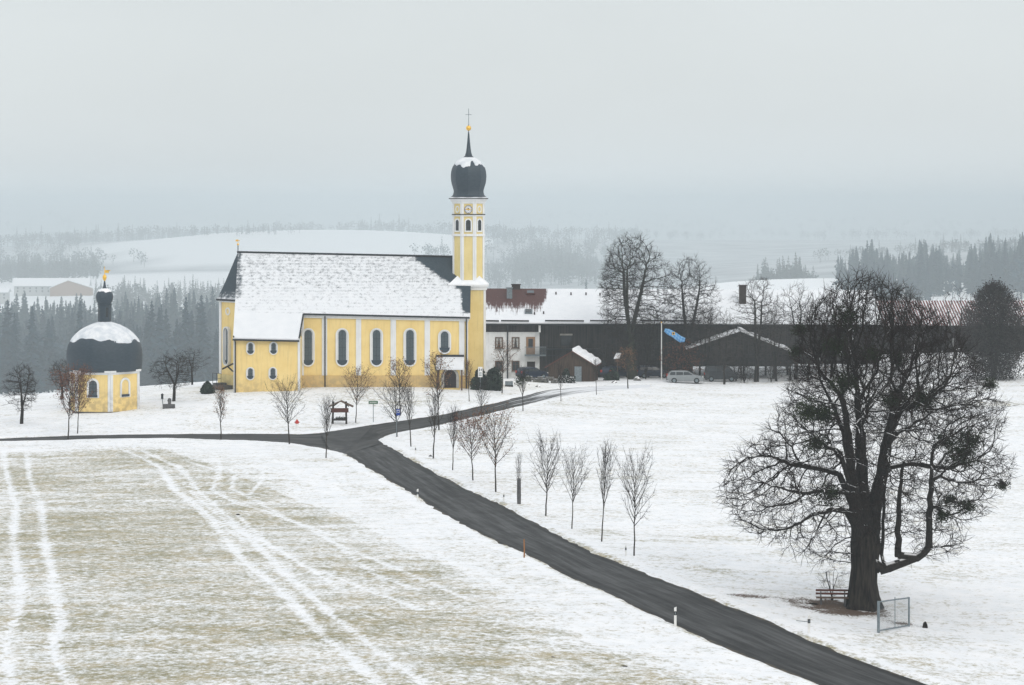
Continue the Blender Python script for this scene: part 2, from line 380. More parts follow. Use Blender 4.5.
tracks=[([(3,452),(8,480),(16,505),(13,540),(20,580),(18,615),(6,640),(8,668),(18,700)],.36),
 ([(27,452),(30,482),(41,505),(45,542),(52,570),(56,600),(62,622),(50,650),(70,684),(80,710)],.36),
 ([(126,450),(160,467),(175,490),(208,516),(231,545),(246,564),(276,586),(298,608),(316,630),(345,652),(385,690)],.40),
 ([(141,450),(179,467),(201,493),(231,519),(257,545),(283,571),(309,594),(340,622),(378,650),(440,695)],.38),
 ([(184,493),(201,508),(231,531),(246,543)],.24),([(190,490),(215,512),(243,535)],.24),
 ([(220,460),(218,478),(212,490),(231,501),(261,510),(298,523),(340,546),(400,570),(470,600)],.24),
 ([(236,472),(231,489),(257,501),(283,517),(330,535)],.24),
 ([(238,515),(268,545),(309,568),(340,579),(420,610)],.24),([(250,535),(300,562),(340,590)],.24),
 ([(575,609),(578,628),(600,642),(630,657),(675,668),(720,690)],.28),([(608,620),(624,639),(660,655),(700,668)],.28),
 ([(340,548),(377,575),(420,590)],.24),([(430,548),(470,575),(520,592)],.24),([(280,455),(300,480),(330,490),(352,503)],.24),
 ([(262,468),(262,480),(250,495)],.24),([(190,462),(215,470),(240,468)],.24)]
TM=np.zeros(len(idx))
for k,(p,w) in enumerate(tracks):
    q=trackmask(p,w,sd_=k); TM=np.maximum(TM,q); g=g*(1-(.76 if k<4 else .72)*q)
for k,p in enumerate([[(20,487),(60,490),(110,492)],[(0,588),(150,594),(240,596),(330,606)],[(0,620),(100,630),(200,636)],[(140,558),(210,559),(340,570),(400,580)],[(340,645),(420,650),(520,655),(640,668),(700,676)]]):
    L=resample(gline(p),60); g=np.maximum(g,np.where(fin,(1-smooth01(polydist(L,X0,Y0)/1.6))*1.0*np.clip(.45+vnoise(X0,Y0,6,60+k)*1.5,0,1)*(1-.8*TM),0))
# verge grass along the road, right-hand meadow, litter under the big tree
verge=(1-smooth01(np.abs(sd-.12)/.5))*np.clip(.55+vnoise(X0,Y0,4,11)*1.1,0,1)
verge*=np.where(Y0<215,1,.35)
g=np.maximum(g,verge*.95)
right=(X0>X_(640,1)*Y0+0)|(sd>0)&(~fin)&(px>400)
g=np.maximum(g,np.where(~fin&(sd>1.2),np.clip(.20+.30*vnoise(X0,Y0,6,12)+.22*vnoise(X0*.3,Y0,2.2,13),0,.45),0))
vline=gline([(440,452),(500,492),(560,520),(640,545),(700,565),(780,598)]); L=resample(vline,80)
g=np.maximum(g,np.where(~fin,(1-smooth01(polydist(L,X0,Y0)/3.0))*np.clip(.5+vnoise(X0*.5,Y0,3,14)*1.4,0,1)*.42,0))
tb=gp(862,608)
dl=np.hypot((X0-tb.x+1.2)/1.9,(Y0-tb.y+.6)/1.5)
litter=(1-smooth01((dl-1.0)/1.5))*np.clip(.8+vnoise(X0,Y0,.8,15),0,1)
L=resample([gp(740,597),gp(800,600),gp(850,607),gp(905,625)],30); litter=np.maximum(litter,(1-smooth01(polydist(L,X0,Y0)/1.7))*np.clip(.62+vnoise(X0,Y0,.9,16)*.9,0,1))
grass[idx]=g; dirt=np.zeros(len(gx)); dirt[idx]=litter
rut=np.zeros(len(gx))
for k,(p,w) in enumerate(tracks[:4]): rut[idx]=np.maximum(rut[idx],trackmask(p,w,sd_=k))
gz-=rut*.04
grass[~nearm]=.08
wooded=np.zeros(len(gx)); fm=np.where(gy>1000)[0]; fxx,fyy=gx[fm],gy[fm]; fp=512+F*fxx/fyy; yk=fyy/KF
def blob(pc,yc,rp,ry): return ((fp-pc)/rp)**2+((yk-yc)/ry)**2+vnoise(fxx,fyy,160,77)*.9
wd_=np.zeros(len(fm)); wd_=np.where((yk>2880)|((fp>440)&(fp<655)&(yk>2150))|((fp>640)&(yk>1640)),1.0,0)
for bl in ((265,3300,190,420),(150,3330,80,260),(390,3330,110,300),(580,4550,60,500),(15,4500,45,500),(755,4900,55,500),(330,5200,60,300)): wd_=np.where(blob(*bl)<1,0,wd_)
wooded[fm]=wd_
ny,nx=GX.shape
vi=np.arange(nx*ny).reshape(ny,nx); faces=np.stack([vi[:-1,:-1],vi[:-1,1:],vi[1:,1:],vi[1:,:-1]],-1).reshape(-1,4)
def fastmesh(name,V,Fc,smooth=True):
    me=bpy.data.meshes.new(name); V=np.asarray(V,np.float32); Fc=np.asarray(Fc,np.int32); k=Fc.shape[1]
    me.vertices.add(len(V)); me.vertices.foreach_set('co',V.ravel()); me.loops.add(Fc.size); me.loops.foreach_set('vertex_index',Fc.ravel())
    me.polygons.add(len(Fc)); me.polygons.foreach_set('loop_start',np.arange(0,Fc.size,k,dtype=np.int32)); me.polygons.foreach_set('loop_total',np.full(len(Fc),k,np.int32))
    me.polygons.foreach_set('use_smooth',np.full(len(Fc),smooth)); me.update(calc_edges=True); me.validate(); return me
me=fastmesh('ground',np.stack([gx,gy,gz],1),faces)
for nm,a in (('grass',grass),('dirt',dirt),('wooded',wooded)):
    at=me.attributes.new(nm,'FLOAT','POINT'); at.data.foreach_set('value',a.astype(np.float32))
def groundmat():
    t=NT('snowy_meadow'); a=t.attr('grass'); d=t.attr('dirt')
    n1=t.noise(2.3,5,rough=.65); n2=t.noise(6,4,rough=.7); n3=t.noise(.5,3,t.scaled(.35,1,1))
    n=t.math('ADD',t.math('MULTIPLY',n1,.5),t.math('ADD',t.math('MULTIPLY',n2,.38),t.math('MULTIPLY',n3,.22)))
    f=t.step(t.math('ADD',a,t.math('MULTIPLY',t.math('SUBTRACT',n,.55),4.6)),.10,1.10)
    gcol=t.mix(t.step(t.noise(14,3),.35,.65),(.29,.255,.115),(.135,.125,.05)); gcol=t.mix(t.step(t.noise(.7,4),.4,.65),gcol,(.33,.27,.13))
    snow=t.mix(t.step(t.noise(.8,5),.3,.7),SNOW,(.80,.82,.84))
    c=t.mix(t.math('MULTIPLY',f,.88),snow,gcol)
    df=t.step(t.math('ADD',d,t.math('MULTIPLY',t.math('SUBTRACT',t.noise(7,4,rough=.7),.5),2.0)),.45,.75)
    c=t.mix(df,c,t.mix(t.step(t.noise(18,2),.4,.6),(.085,.06,.045),(.14,.10,.075)))
    c=t.mix(t.math('MULTIPLY',t.attr('wooded'),t.step(t.noise(.012,4),.3,.7,.45,.78)),c,(.045,.052,.055))
    t.bump(t.math('ADD',n2,n1),.5,.06); return t.done(c,.85,0,.1)
me.materials.append(groundmat())
gobj=bpy.data.objects.new('ground',me); COL.objects.link(gobj); tag(gobj,'snow covered meadow with thin grass showing through and tractor tracks','ground',kind='structure')

# ------------------------------------------------------------------ roads
def asphalt(name,snowattr):
    t=NT(name); n=t.noise(14,4); big=t.noise(.45,4,dist=.5); u=t.attr('across'); al=t.attr('along')
    cv=t.n('ShaderNodeCombineXYZ'); t.put(cv.inputs[0],t.math('MULTIPLY',u,9.0)); t.put(cv.inputs[1],t.math('MULTIPLY',al,.09))
    sk=t.noise(1.0,5,cv.outputs[0],rough=.65)
    c=t.mix(t.step(n,.3,.7),(.030,.031,.032),(.046,.047,.047)); c=t.mix(t.step(sk,.42,.68),c,(.092,.094,.095)); c=t.mix(t.step(sk,.46,.30),c,(.016,.017,.018))
    c=t.mix(t.math('MULTIPLY',t.step(big,.5,.72),.5),c,(.075,.076,.076))
    ed=t.math('ABSOLUTE',t.math('SUBTRACT',u,.5)); c=t.mix(t.math('MULTIPLY',t.step(ed,.36,.47),.6),c,(.014,.014,.014))
    edge_=t.math('MULTIPLY',t.step(ed,.44,.52),t.step(t.noise(2.5,4),.4,.6)); c=t.mix(t.math('MULTIPLY',edge_,.7),c,(.16,.13,.09))
    a=t.attr('snow'); f=t.step(t.math('ADD',a,t.math('MULTIPLY',t.math('SUBTRACT',t.noise(1.3,5,cv.outputs[0]),.5),1.3)),.45,.75)
    c=t.mix(f,c,(.74,.76,.79)); t.bump(n,.25,.01)
    return t.done(c,t.step(big,.35,.7,.70,.9),0,.12)
M['asphalt']=asphalt('wet_asphalt',True)
def ribbon(A,B,snow=None,n=9,ext=.14,dz=0.0):
    V=[];Fc=[];U=[];S=[];AL=[]
    m=len(A); mid_=(A+B)/2; ar=np.concatenate([[0],np.cumsum(np.linalg.norm(np.diff(mid_,axis=0),axis=1))])
    for i in range(m):
        for k in range(n):
            t=k/(n-1); q=A[i]+(B[i]-A[i])*(t*(1+2*ext)-ext); V.append((q[0],q[1])); U.append(t*(1+2*ext)-ext); S.append(snow(i/(m-1),t) if snow else 0); AL.append(ar[i])
    V=np.array(V); z=ground_arr(V[:,0],V[:,1])+dz
    for i in range(m-1):
        for k in range(n-1): a=i*n+k; Fc.append((a,a+1,a+n+1,a+n))
    return np.column_stack([V,z]),Fc,U,S,AL
def road(name,A,B,snow,dz,label):
    V,Fc,U,S,AL=ribbon(A,B,snow,dz=dz); me=fastmesh(name,V,Fc)
    for nm,a in (('across',U),('snow',S),('along',AL)):
        at=me.attributes.new(nm,'FLOAT','POINT'); at.data.foreach_set('value',np.array(a,np.float32))
    me.materials.append(M['asphalt']); o=bpy.data.objects.new(name,me); COL.objects.link(o); return tag(o,label,'road',kind='structure')
road('road',mL,mR,lambda u,t:.06,0,'dark asphalt lane curving down from the junction past the big tree')
road('side_road',lT,lB,lambda u,t:.12,.004,'narrow asphalt lane running left past the chapel')
road('church_road',cT,cB,lambda u,t:.12+1.0*max(0,u-.30)**.8+(.12 if .35<t<.6 and u>.2 else 0),.008,'asphalt lane with slush rising to the church and farm')
J=POLYS[3]; jc=J.mean(0); jv=[(jc[0],jc[1],ground(*jc)+.012)]+[(p[0],p[1],ground(*p)+.012) for p in J]
me=bpy.data.meshes.new('road_junction'); me.from_pydata(jv,[],[(0,i+1,(i+1)%len(J)+1) for i in range(len(J))]); me.materials.append(M['asphalt'])
for nm,vals in (('across',[.5]+[.5+.13*math.sin(i*1.9) for i in range(len(J))]),('along',[0]+[8*math.cos(i*.7) for i in range(len(J))]),('snow',[.1]*(len(J)+1))):
    at=me.attributes.new(nm,'FLOAT','POINT'); at.data.foreach_set('value',np.array(vals,np.float32))
jo=bpy.data.objects.new('road_junction',me); COL.objects.link(jo); tag(jo,'asphalt junction of the three lanes','road',kind='structure')

# ================================================================== CHURCH
church=thing('pilgrimage_church','long yellow church with white pilasters, snowy slate roof and an onion-domed tower','church',(-15,268,0))
def cb(mb,name,mats,parent=church,**k):            # build in world coordinates, then parent without moving
    o=mb.build(name,mats,None,**k); hang(o,parent); return o
def hang(o,parent):
    w=Vector((0,0,0)); p=parent
    while p is not None: w+=p.location; p=p.parent
    me=o.data; 
    base=-w
    o.parent=parent; o.location=base+o.location
    return o
Yn=263.8; YN2=277.2; RY=270.5                      # nave front, nave back, ridge
nx0,nx1=X_(301,Yn),X_(468,Yn)
tilt=lambda x:-.022*(x+23.0)
ez=Z_(312.5,Yn-.3)
SL=.90
def roofz(x,Y): return ez+tilt(x)+SL*(Y-(Yn-.3))
# nave
mb=MB(); v=[]
gz_l=ez+SL*.3-.35; 
for x in (nx0,nx1):
    v+=[(x,Yn,-1.2),(x,YN2,-1.2),(x,YN2,gz_l+tilt(x)),(x,RY,roofz(x,RY)-.35),(x,Yn,gz_l+tilt(x))]
mb.add(v,[(0,1,2,3,4),(9,8,7,6,5),(0,5,6,1),(0,4,9,5),(1,6,7,2),(2,7,8,3),(3,8,9,4)])
wall=cb(mb,'wall',M['ochre'])
mb=MB(); mb.box(nx0-.02,nx1+.12,Yn-.16,YN2+.16,-1.2,Z_(375.5,Yn)); o=cb(mb,'plinth',M['plinth'])
# choir with a three-sided end
A=(X_(236,265.6),265.6); B=(X_(220,268.2),268.2); B2=(B[0],272.8); A2=(A[0],275.4)
cz=Z_(300,266.5)
mb=MB(); out=[A,(nx0+.1,265.6),(nx0+.1,275.4),A2,B2,B]
mb.plate([(p[0],p[1]) for p in out],(0,0,0),UX,UY,UZ,-1.6,cz); choir=cb(mb,'choir_wall',M['ochre'])
def poly_off(P,d):                                  # crude outward offset from the centroid
    c=np.mean(np.array(P),0); return [tuple(c+(np.array(p)-c)*(1+d/np.linalg.norm(np.array(p)-c))) for p in P]
Aw=[A,(A[0],275.4),B2,B]
mb=MB(); mb.plate([(A[0]-.02+.1,A[1]-.18),(A[0]+.1,275.6),(A2[0],275.6),(B2[0]-.25,B2[1]+.1),(B[0]-.25,B[1]-.1),(A[0]-.1,A[1]-.18)],(0,0,0),UX,UY,UZ,-1.6,Z_(374.5,267)); cb(mb,'choir_plinth',M['ochre_pale'])
# sacristy annex, two storeys
Ya=260.9; ax0,ax1=X_(234,Ya),X_(299.6,Ya)
azt=roofz(ax0,Ya)-.42
mb=MB(); mb.box(ax0,ax1,Ya,265.9,-1.6,azt); annex=cb(mb,'annex_wall',M['ochre'])
mb=MB(); mb.box(ax0-.05,ax0+.17,Ya-.05,Ya+.3,-1.2,azt-.3); mb.box(ax1-.2,ax1+.05,Ya-.05,Ya+.3,-1.2,azt-.3); mb.box(ax0-.08,ax1+.08,Ya-.10,Ya+.3,azt-.32,azt-.002); cb(mb,'corner_trim',M['white'],annex)
# roofs ------------------------------------------------------------
def vergex(Y): t=(Y-260.4)/(RY-260.4); return X_(233,260.4)+(X_(238,RY)-X_(233,260.4))*t
def churchsnow(p):
    ppx=512+F*p.x/p.y; t=(p.y-263.5)/7.0            # 0 eave .. 1 ridge
    a=.80-.11*max(0,min(1,(t-.05)/.6))
    # wind-scoured corner beside the tower
    edge=418+50*(1-min(1,max(0,(t-.36)/.58)))**1.15
    bare=max(0,min(1,(ppx-edge)/16+.15)) if t>.25 else 0
    if ppx>461: bare=max(bare,min(1,(ppx-461)/5)*min(1,max(0,(t-.02)*6)))
    a-=bare*1.3
    if t>.93 and ppx>410: a-=.4*min(1,(ppx-410)/15)
    if ppx<241 and t>.2: a-=.22
    return a
P=[]
for Y in np.linspace(Yn-.42,RY,34):
    xl=vergex(Y) if True else 0; P.append([Vector((x,Y,roofz(x,Y))) for x in np.linspace(xl,nx1+.25,110)])
mb=MB(); mb.slab(P,.22,churchsnow)
P=[]
for Y in np.linspace(RY,YN2+.5,8):
    P.append([Vector((x,Y,roofz(x,RY)-SL*(Y-RY))) for x in np.linspace(vergex(RY),nx1+.25,20)])
mb.slab(P,.22,lambda p:.95)
P=[]
for Y in np.linspace(260.45,Yn-.42,16):
    P.append([Vector((x,Y,roofz(x,Y))) for x in np.linspace(vergex(Y),ax1-.12+(Y-260.45)*.10,46)])
mb.slab(P,.22,lambda p:.92)
roof=cb(mb,'roof',M['slateroof'])
rr=Vector((vergex(RY),RY,roofz(vergex(RY),RY)+.03))
mb=MB(); mb.tube([rr+Vector((-.1,0,.0)),Vector((nx1-1.2,RY,roofz(nx1-1.2,RY)+.05))],.13,6); cb(mb,'ridge_cap',M['iron'],roof)
# choir hip
def hipsnow(p): return .95 if p.z<cz+1.2 and p.y<269 else .05
E=[(A[0]+.12,A[1]-.42),(B[0]-.32,B[1]-.30),(B2[0]-.32,B2[1]+.30),(A2[0]+.12,A2[1]+.42)]
mb=MB(); ez2=cz+.05
for (p,q) in ((E[0],E[1]),(E[1],E[2]),(E[2],E[3])):
    n=12; g=[]
    for i in range(n+1):
        t=i/n; a=Vector((p[0],p[1],ez2)).lerp(rr,t); b=Vector((q[0],q[1],ez2)).lerp(rr,t)
        sag=-.30*math.sin(math.pi*min(1,t*1.0))*(1-t)
        g.append([a.lerp(b,k/6)+Vector((0,0,sag)) for k in range(7)])
    mb.slab(g,.12,lambda p:.62-.62*min(1,max(0,(p.z-ez2)/1.6)))
cb(mb,'choir_roof',M['slateroof'])
mb=MB(); mb.tube([Vector((e[0],e[1],ez2-.06)) for e in E],.12,6); cb(mb,'gutter',M['iron'],choir)
mb=MB()
for (p,q) in ((A,B),):
    d=(Vector((q[0],q[1],0))-Vector((p[0],p[1],0))).normalized(); n=Vector((d.y,-d.x,0)); n=n if n.y<0 else -n
    L=(Vector((q[0],q[1],0))-Vector((p[0],p[1],0))).length; c=Vector((p[0],p[1],0))
    mb.obox(c+d*(L/2)+UZ*(cz-.14)+n*.08,d,n,UZ,L/2+.1,.10,.12)
    mb.obox(c+d*(L-.17)+UZ*((cz-.27+Z_(374.5,267))/2)+n*.05,d,n,UZ,.20,.06,(cz-.27-Z_(374.5,267))/2)
    CD,CN,CL,CC=d,n,L,c
cb(mb,'pilaster',M['white'],choir)
# gutters, cornices
mb=MB(); mb.tube([(nx0+.3,Yn-.5,ez+tilt(nx0)-.17),(nx1+.2,Yn-.5,ez+tilt(nx1)-.17)],.11,6); mb.tube([(ax0-.1,260.38,roofz(ax0,260.45)-.22),(ax1,260.38,roofz(ax1,260.45)-.22)],.11,6)
mb.tube([(ax1-.02,260.6,roofz(ax1,260.6)-.02),(ax1+.2,263.3,roofz(ax1,263.3)+.02)],.09,6); cb(mb,'gutter',M['iron'])
mb=MB(); v=[]
c0,c1=gz_l+tilt(nx0)-.08,gz_l+tilt(nx1)-.08
mb.add([(nx0,Yn-.2,c0-.42),(nx1+.1,Yn-.2,c1-.42),(nx1+.1,Yn-.2,c1),(nx0,Yn-.2,c0),(nx0,Yn+.1,c0-.42),(nx1+.1,Yn+.1,c1-.42),(nx1+.1,Yn+.1,c1),(nx0,Yn+.1,c0)],[(0,1,2,3),(7,6,5,4),(0,4,5,1),(3,2,6,7),(1,5,6,2),(0,3,7,4)])
cb(mb,'cornice',M['white'])
for cpx,hw in ((302.6,1.3),(324.6,2.6),(358.6,2.6),(393.3,2.7),(427.3,2.7),(461.8,2.7),(467.4,.7)):
    mb=MB(); x=X_(cpx,Yn); w=hw*.11; top=gz_l+tilt(x)-.50; mb.box(x-w,x+w,Yn-.075,Yn+.1,Z_(375.4,Yn)+.002,top); cb(mb,'pilaster',M['white'])
for x,y,z0,z1 in ((X_(325.2,Yn),Yn-.22,-.4,ez+tilt(-20)-.2),(X_(466.4,Yn),Yn-.24,-.4,ez+tilt(-5)-.2)):
    mb=MB(); mb.tube([(x,y-.15,z1),(x,y,z1-.5),(x,y,z0)],.075,6); cb(mb,'downpipe',M['iron'])
mb=MB(); mb.tube([(ax0+.0,260.4,azt+.2),(ax0+.16,Ya-.14,azt-.5),(ax0+.16,Ya-.14,-1.0)],.075,6); cb(mb,'downpipe',M['iron'],annex)
def church_window(c,w,h,parent,U=UX,N=-UY,gw=None,depth=.16,shift=0.0,inset=.0,ring_m='white'):
    """white splayed surround with round ends, leaded light, dark slate sill filling the lower round"""
    gw=gw or w*.62; c=Vector(c)
    win=MB(); win.ring(stadium(w,h),stadium(w*.80,h-w*.20),c,U,UZ,N,-.05,depth)
    win.plate(stadium(w*.84,h-w*.16),c,U,UZ,N,-.05,.012)
    win=cb(win,'window',M[ring_m],parent)
    p=MB(); gh=h-w*.34; p.plate(stadium(gw,gh,round_bottom=False),c+U*shift+UZ*(.02),U,UZ,N,.0,.03); cb(p,'pane',M['glass'],win)
    b=MB()
    for k in range(1,4): b.obox(c+U*shift+UZ*(-gh/2+gh*k/4)+N*.04,U,UZ,N,gw/2*.96,.012,.012)
    b.obox(c+U*shift+N*.04,U,UZ,N,.012,gh/2*.95,.012); cb(b,'glazing_bar',M['iron'],win)
    s=MB(); r=w*.41; o=[(r*math.cos(t),r*math.sin(t)) for t in np.linspace(math.pi,2*math.pi,14)]
    s.plate(o,c+UZ*(-h/2+w*.50),U,UZ,N,.0,.07); cb(s,'sill',M['slate'],win)
    return win
for cpx in (308.2,342.3,376.6,410.0):
    church_window((X_(cpx,Yn),Yn,Z_(347.3,Yn)),1.44,4.25,wall,gw=.84)
church_window((X_(444.6,Yn),Yn,Z_(341.8,Yn)),1.44,2.70,wall,gw=.84)
for cpx,cpy in ((250.6,348.3),(273.6,348.2),(250.4,373.6),(272.9,373.4)):
    church_window((X_(cpx,Ya),Ya,Z_(cpy,Ya)),.92,1.42,annex,gw=.50)
church_window(CC+CD*(CL*.50)+UZ*Z_(346,267),1.20,4.35,choir,CD,CN,depth=.34,gw=.66)
mb=MB(); c=CC+CD*(CL*.50)+UZ*Z_(311.3,267); mb.ring(ellipse(.46,.44),ellipse(.30,.30),c,CD,UZ,CN,-.02,.06); cb(mb,'medallion',M['white'],choir)
# outside stair and its little canopy by the choir
c=CC+CD*(CL*.45)
mb=MB(); 
mb.obox(c+CN*.9+UZ*(Z_(390,265)),CD,CN,UZ,1.15,.7,.45); mb.obox(c+CD*.5+CN*.85+UZ*(Z_(386.6,265)),CD,CN,UZ,.45,.6,.30); st=cb(mb,'stair',M['darkstone'],choir)
mb=MB(); q=c+CN*1.5
for k in (-.8,.1,.95): mb.tube([q+CD*k+UZ*(-.3),q+CD*k+UZ*1.35],.03,5)
mb.tube([q+CD*-.8+UZ*1.35,q+CD*.95+UZ*1.35],.03,5); mb.tube([q+CD*-.8+UZ*.8,q+CD*.95+UZ*.8],.025,5); cb(mb,'stair_railing',M['iron'],choir)
mb=MB(); a0=W(222.5,369.0,265.2); a1=W(233.3,363.6,264.2); mb.tube([a0,a1],.10,5); mb.tube([W(227.5,366.3,264.6),W(233.2,371.5,264.2)],.09,5); cb(mb,'canopy_beam',M['door'],choir)
# porch with a snowy lean-to roof
px0,px1=X_(436,262.4),X_(463.8,262.4); Yp=262.1
zr,zl=Z_(356.2,Yn-.1),Z_(368.6,Yp-.4)
P=[[Vector((x,Y,zr+(zl-zr)*(Yn-.1-Y)/(Yn-.1-Yp+.4))) for x in np.linspace(px0,px1,18)] for Y in np.linspace(Yp-.4,Yn-.1,10)]
mb=MB(); mb.slab(P,.14,lambda p:1.1); pr=cb(mb,'porch_roof',M['slateroof'])
mb=MB(); mb.box(px0,px1,Yn-.26,Yn-.10,zr-.05,zr+.16); cb(mb,'roof_flashing',M['iron'],pr)
mb=MB(); x0,x1=X_(440.3,Yp),X_(459.6,Yp); mb.box(x0,x1,Yp,Yn-.17,-.8,zl-.06); 
pw=cb(mb,'porch_wall',M['ochre'])
dc=Vector((X_(450.2,Yp),Yp,Z_(377.8,Yp)))
mb=MB(); dw,dh=1.30,1.95
arch=lambda w,h:stadium(w,h,12,False)
mb.ring([(a,b) for a,b in arch(dw+.62,dh+.22)],[(a,b-.11) for a,b in arch(dw,dh)],dc+UZ*.0,UX,UZ,-UY,-.02,.10); cb(mb,'door_surround',M['stone'],pw)
mb=MB(); mb.plate([(a,b-.11) for a,b in arch(dw+.02,dh)],dc,UX,UZ,-UY,-.01,.03); dr=cb(mb,'door',M['door'],pw)
mb=MB(); mb.box(dc.x-.02,dc.x+.02,Yp-.06,Yp-.03,dc.z-1.0,dc.z+.7); mb.tube([(dc.x+.15,Yp-.10,dc.z-.1),(dc.x+.15,Yp-.10,dc.z+.08)],.03,6); cb(mb,'handle',M['iron'],pw)
for x in (px0+.25,px1-.22):
    mb=MB(); mb.box(x-.09,x+.09,Yp-.25,Yp-.07,-.8,zl-.10); cb(mb,'porch_post',M['frame'])
# finial on the choir end of the ridge
mb=MB(); mb.tube([rr+UZ*-.1,rr+UZ*.75],.055,6); mb.lathe([(.02,.72),(.10,.78),(.13,.86),(.10,.95),(.02,1.0)],rr,12,1); mb.tube([rr+UZ*.95,rr+UZ*1.45],.03,5,1); mb.obox(rr+UZ*1.28,UX,UY,UZ,.2,.03,.035,1); mb.obox(rr+UZ*1.3+UX*-.14,UX,UY,UZ,.13,.02,.10,1)
cb(mb,'finial',[M['iron'],M['gold']])
# ------------------------------------------------------------------ tower
tcx=X_(468.6,269.3); tcy=269.3; th=1.90; S=267.4/F
tower=MB(); tower.box(tcx-th,tcx+th,tcy-th,tcy+th,-1.2,Z_(290,267.4)); tower=cb(tower,'tower',M['ochre_pale'])
zt=lambda py:Z_(py,267.6)
for x0,x1 in ((tcx-th-.06,tcx-th+.22),(tcx+th-.20,tcx+th+.06)):
    mb=MB(); mb.box(x0,x1,tcy-th-.05,tcy-th+.3,-.9,zt(290.2)); cb(mb,'pilaster',M['white'],tower)
mb=MB()
for a,b,e in ((290,286.5,.16),(286.5,284.6,.34)): mb.box(tcx-th-e,tcx+th+e,tcy-th-e,tcy+th+e,zt(a)+.001,zt(b))
cb(mb,'cornice',M['white'],tower)
e=.36; zb,zc=zt(284.6)+.003,zt(279.5)
mb=MB(); mb.add([(tcx+s*(th+e),tcy+u*(th+e),zb) for s,u in ((-1,-1),(1,-1),(1,1),(-1,1))]+[(tcx+s*.9,tcy+u*.9,zc+.7) for s,u in ((-1,-1),(1,-1),(1,1),(-1,1))],[(0,1,5,4),(1,2,6,5),(2,3,7,6),(3,0,4,7),(7,6,5,4),(0,3,2,1)]); cb(mb,'snow_cover',M['snow'],tower)
ap=1.72; oc=Vector((tcx,tcy,0)); RO=ap/math.cos(math.pi/8)
def octa(mb,r0,r1,z0,z1,m=0): return mb.lathe([(r0/math.cos(math.pi/8),z0),(r1/math.cos(math.pi/8),z1)],oc,8,m,rot=math.pi/8)
mb=MB(); octa(mb,ap,ap,zt(286),zt(200)); octo=cb(mb,'belfry',M['ochre_pale'])
hang_b=octo
OF=[]
for k in range(8):
    a=-math.pi/2+k*math.pi/4; n=Vector((math.cos(a),math.sin(a),0)); u=Vector((-math.sin(a),math.cos(a),0)); OF.append((n,u))
fw=ap*math.tan(math.pi/8)                            # half width of a face
mb=MB()
for n,u in OF:
    for s in (-1,1):
        mb=MB(); mb.obox(oc+n*(ap+.02)+u*(s*(fw-.10))+UZ*((zt(286)+zt(200))/2),u,UZ,n,.115,(zt(200)-zt(286))/2,.045); cb(mb,'corner_strip',M['white'],tower)
for q in ((.14,.14,236.2,233.9),(.10,.10,216.4,215),(.10,.18,203.6,201.6),(.22,.40,201.58,198.9)):
    mb=MB(); octa(mb,ap+q[0],ap+q[1],zt(q[2]),zt(q[3])); cb(mb,'moulding',M['white'],tower)
for q in ((.15,.15,214.98,214.1),(.50,.46,198.88,198.0)):
    mb=MB(); octa(mb,ap+q[0],ap+q[1],zt(q[2]),zt(q[3])); cb(mb,'metal_edge',M['iron'],tower)
mb=MB(); octa(mb,ap+.44,ap-.1,zt(198)+.002,zt(196.6)); cb(mb,'snow_ledge',M['snow'],tower)
for n,u in OF:
    c=oc+n*ap+UZ*zt(225.2)
    mb=MB(); mb.ring(stadium(.84,1.52,10,False),stadium(.54,1.22,10,False),c,u,UZ,n,-.03,.07,0); mb.plate(stadium(.58,1.24,10,False),c,u,UZ,n,-.03,.012,1); cb(mb,'window',[M['white'],M['dark']],tower)
    c=oc+n*ap+UZ*zt(209.3)
    if n.y<-.9 or n.y>.9:
        mb=MB(); mb.plate(ellipse(.44,.46,28),c,u,UZ,n,-.02,.05,0); mb.ring(ellipse(.44,.46,28),ellipse(.40,.42,28),c,u,UZ,n,.05,.065,2)
        for k in range(12): 
            t=k*math.pi/6; mb.obox(c+u*(.34*math.cos(t))+UZ*(.34*math.sin(t))+n*.06,u,UZ,n,.035,.035,.012,3)
        mb.obox(c+n*.09+u*.14+UZ*-.01,u,UZ,n,.17,.045,.012,1); mb.obox(c+n*.085+u*-.15+UZ*.01,u,UZ,n,.15,.06,.012,1); mb.plate(ellipse(.10,.15,12),c+UZ*.02,u,UZ,n,.05,.08,2)
        cb(mb,'clock',[M['whitepaint'],M['gold'],M['bluecar'],M['blue']],tower)
    else:
        mb=MB(); mb.ring(ellipse(.32,.40),ellipse(.20,.27),c,u,UZ,n,-.02,.04); cb(mb,'medallion',M['white'],tower)
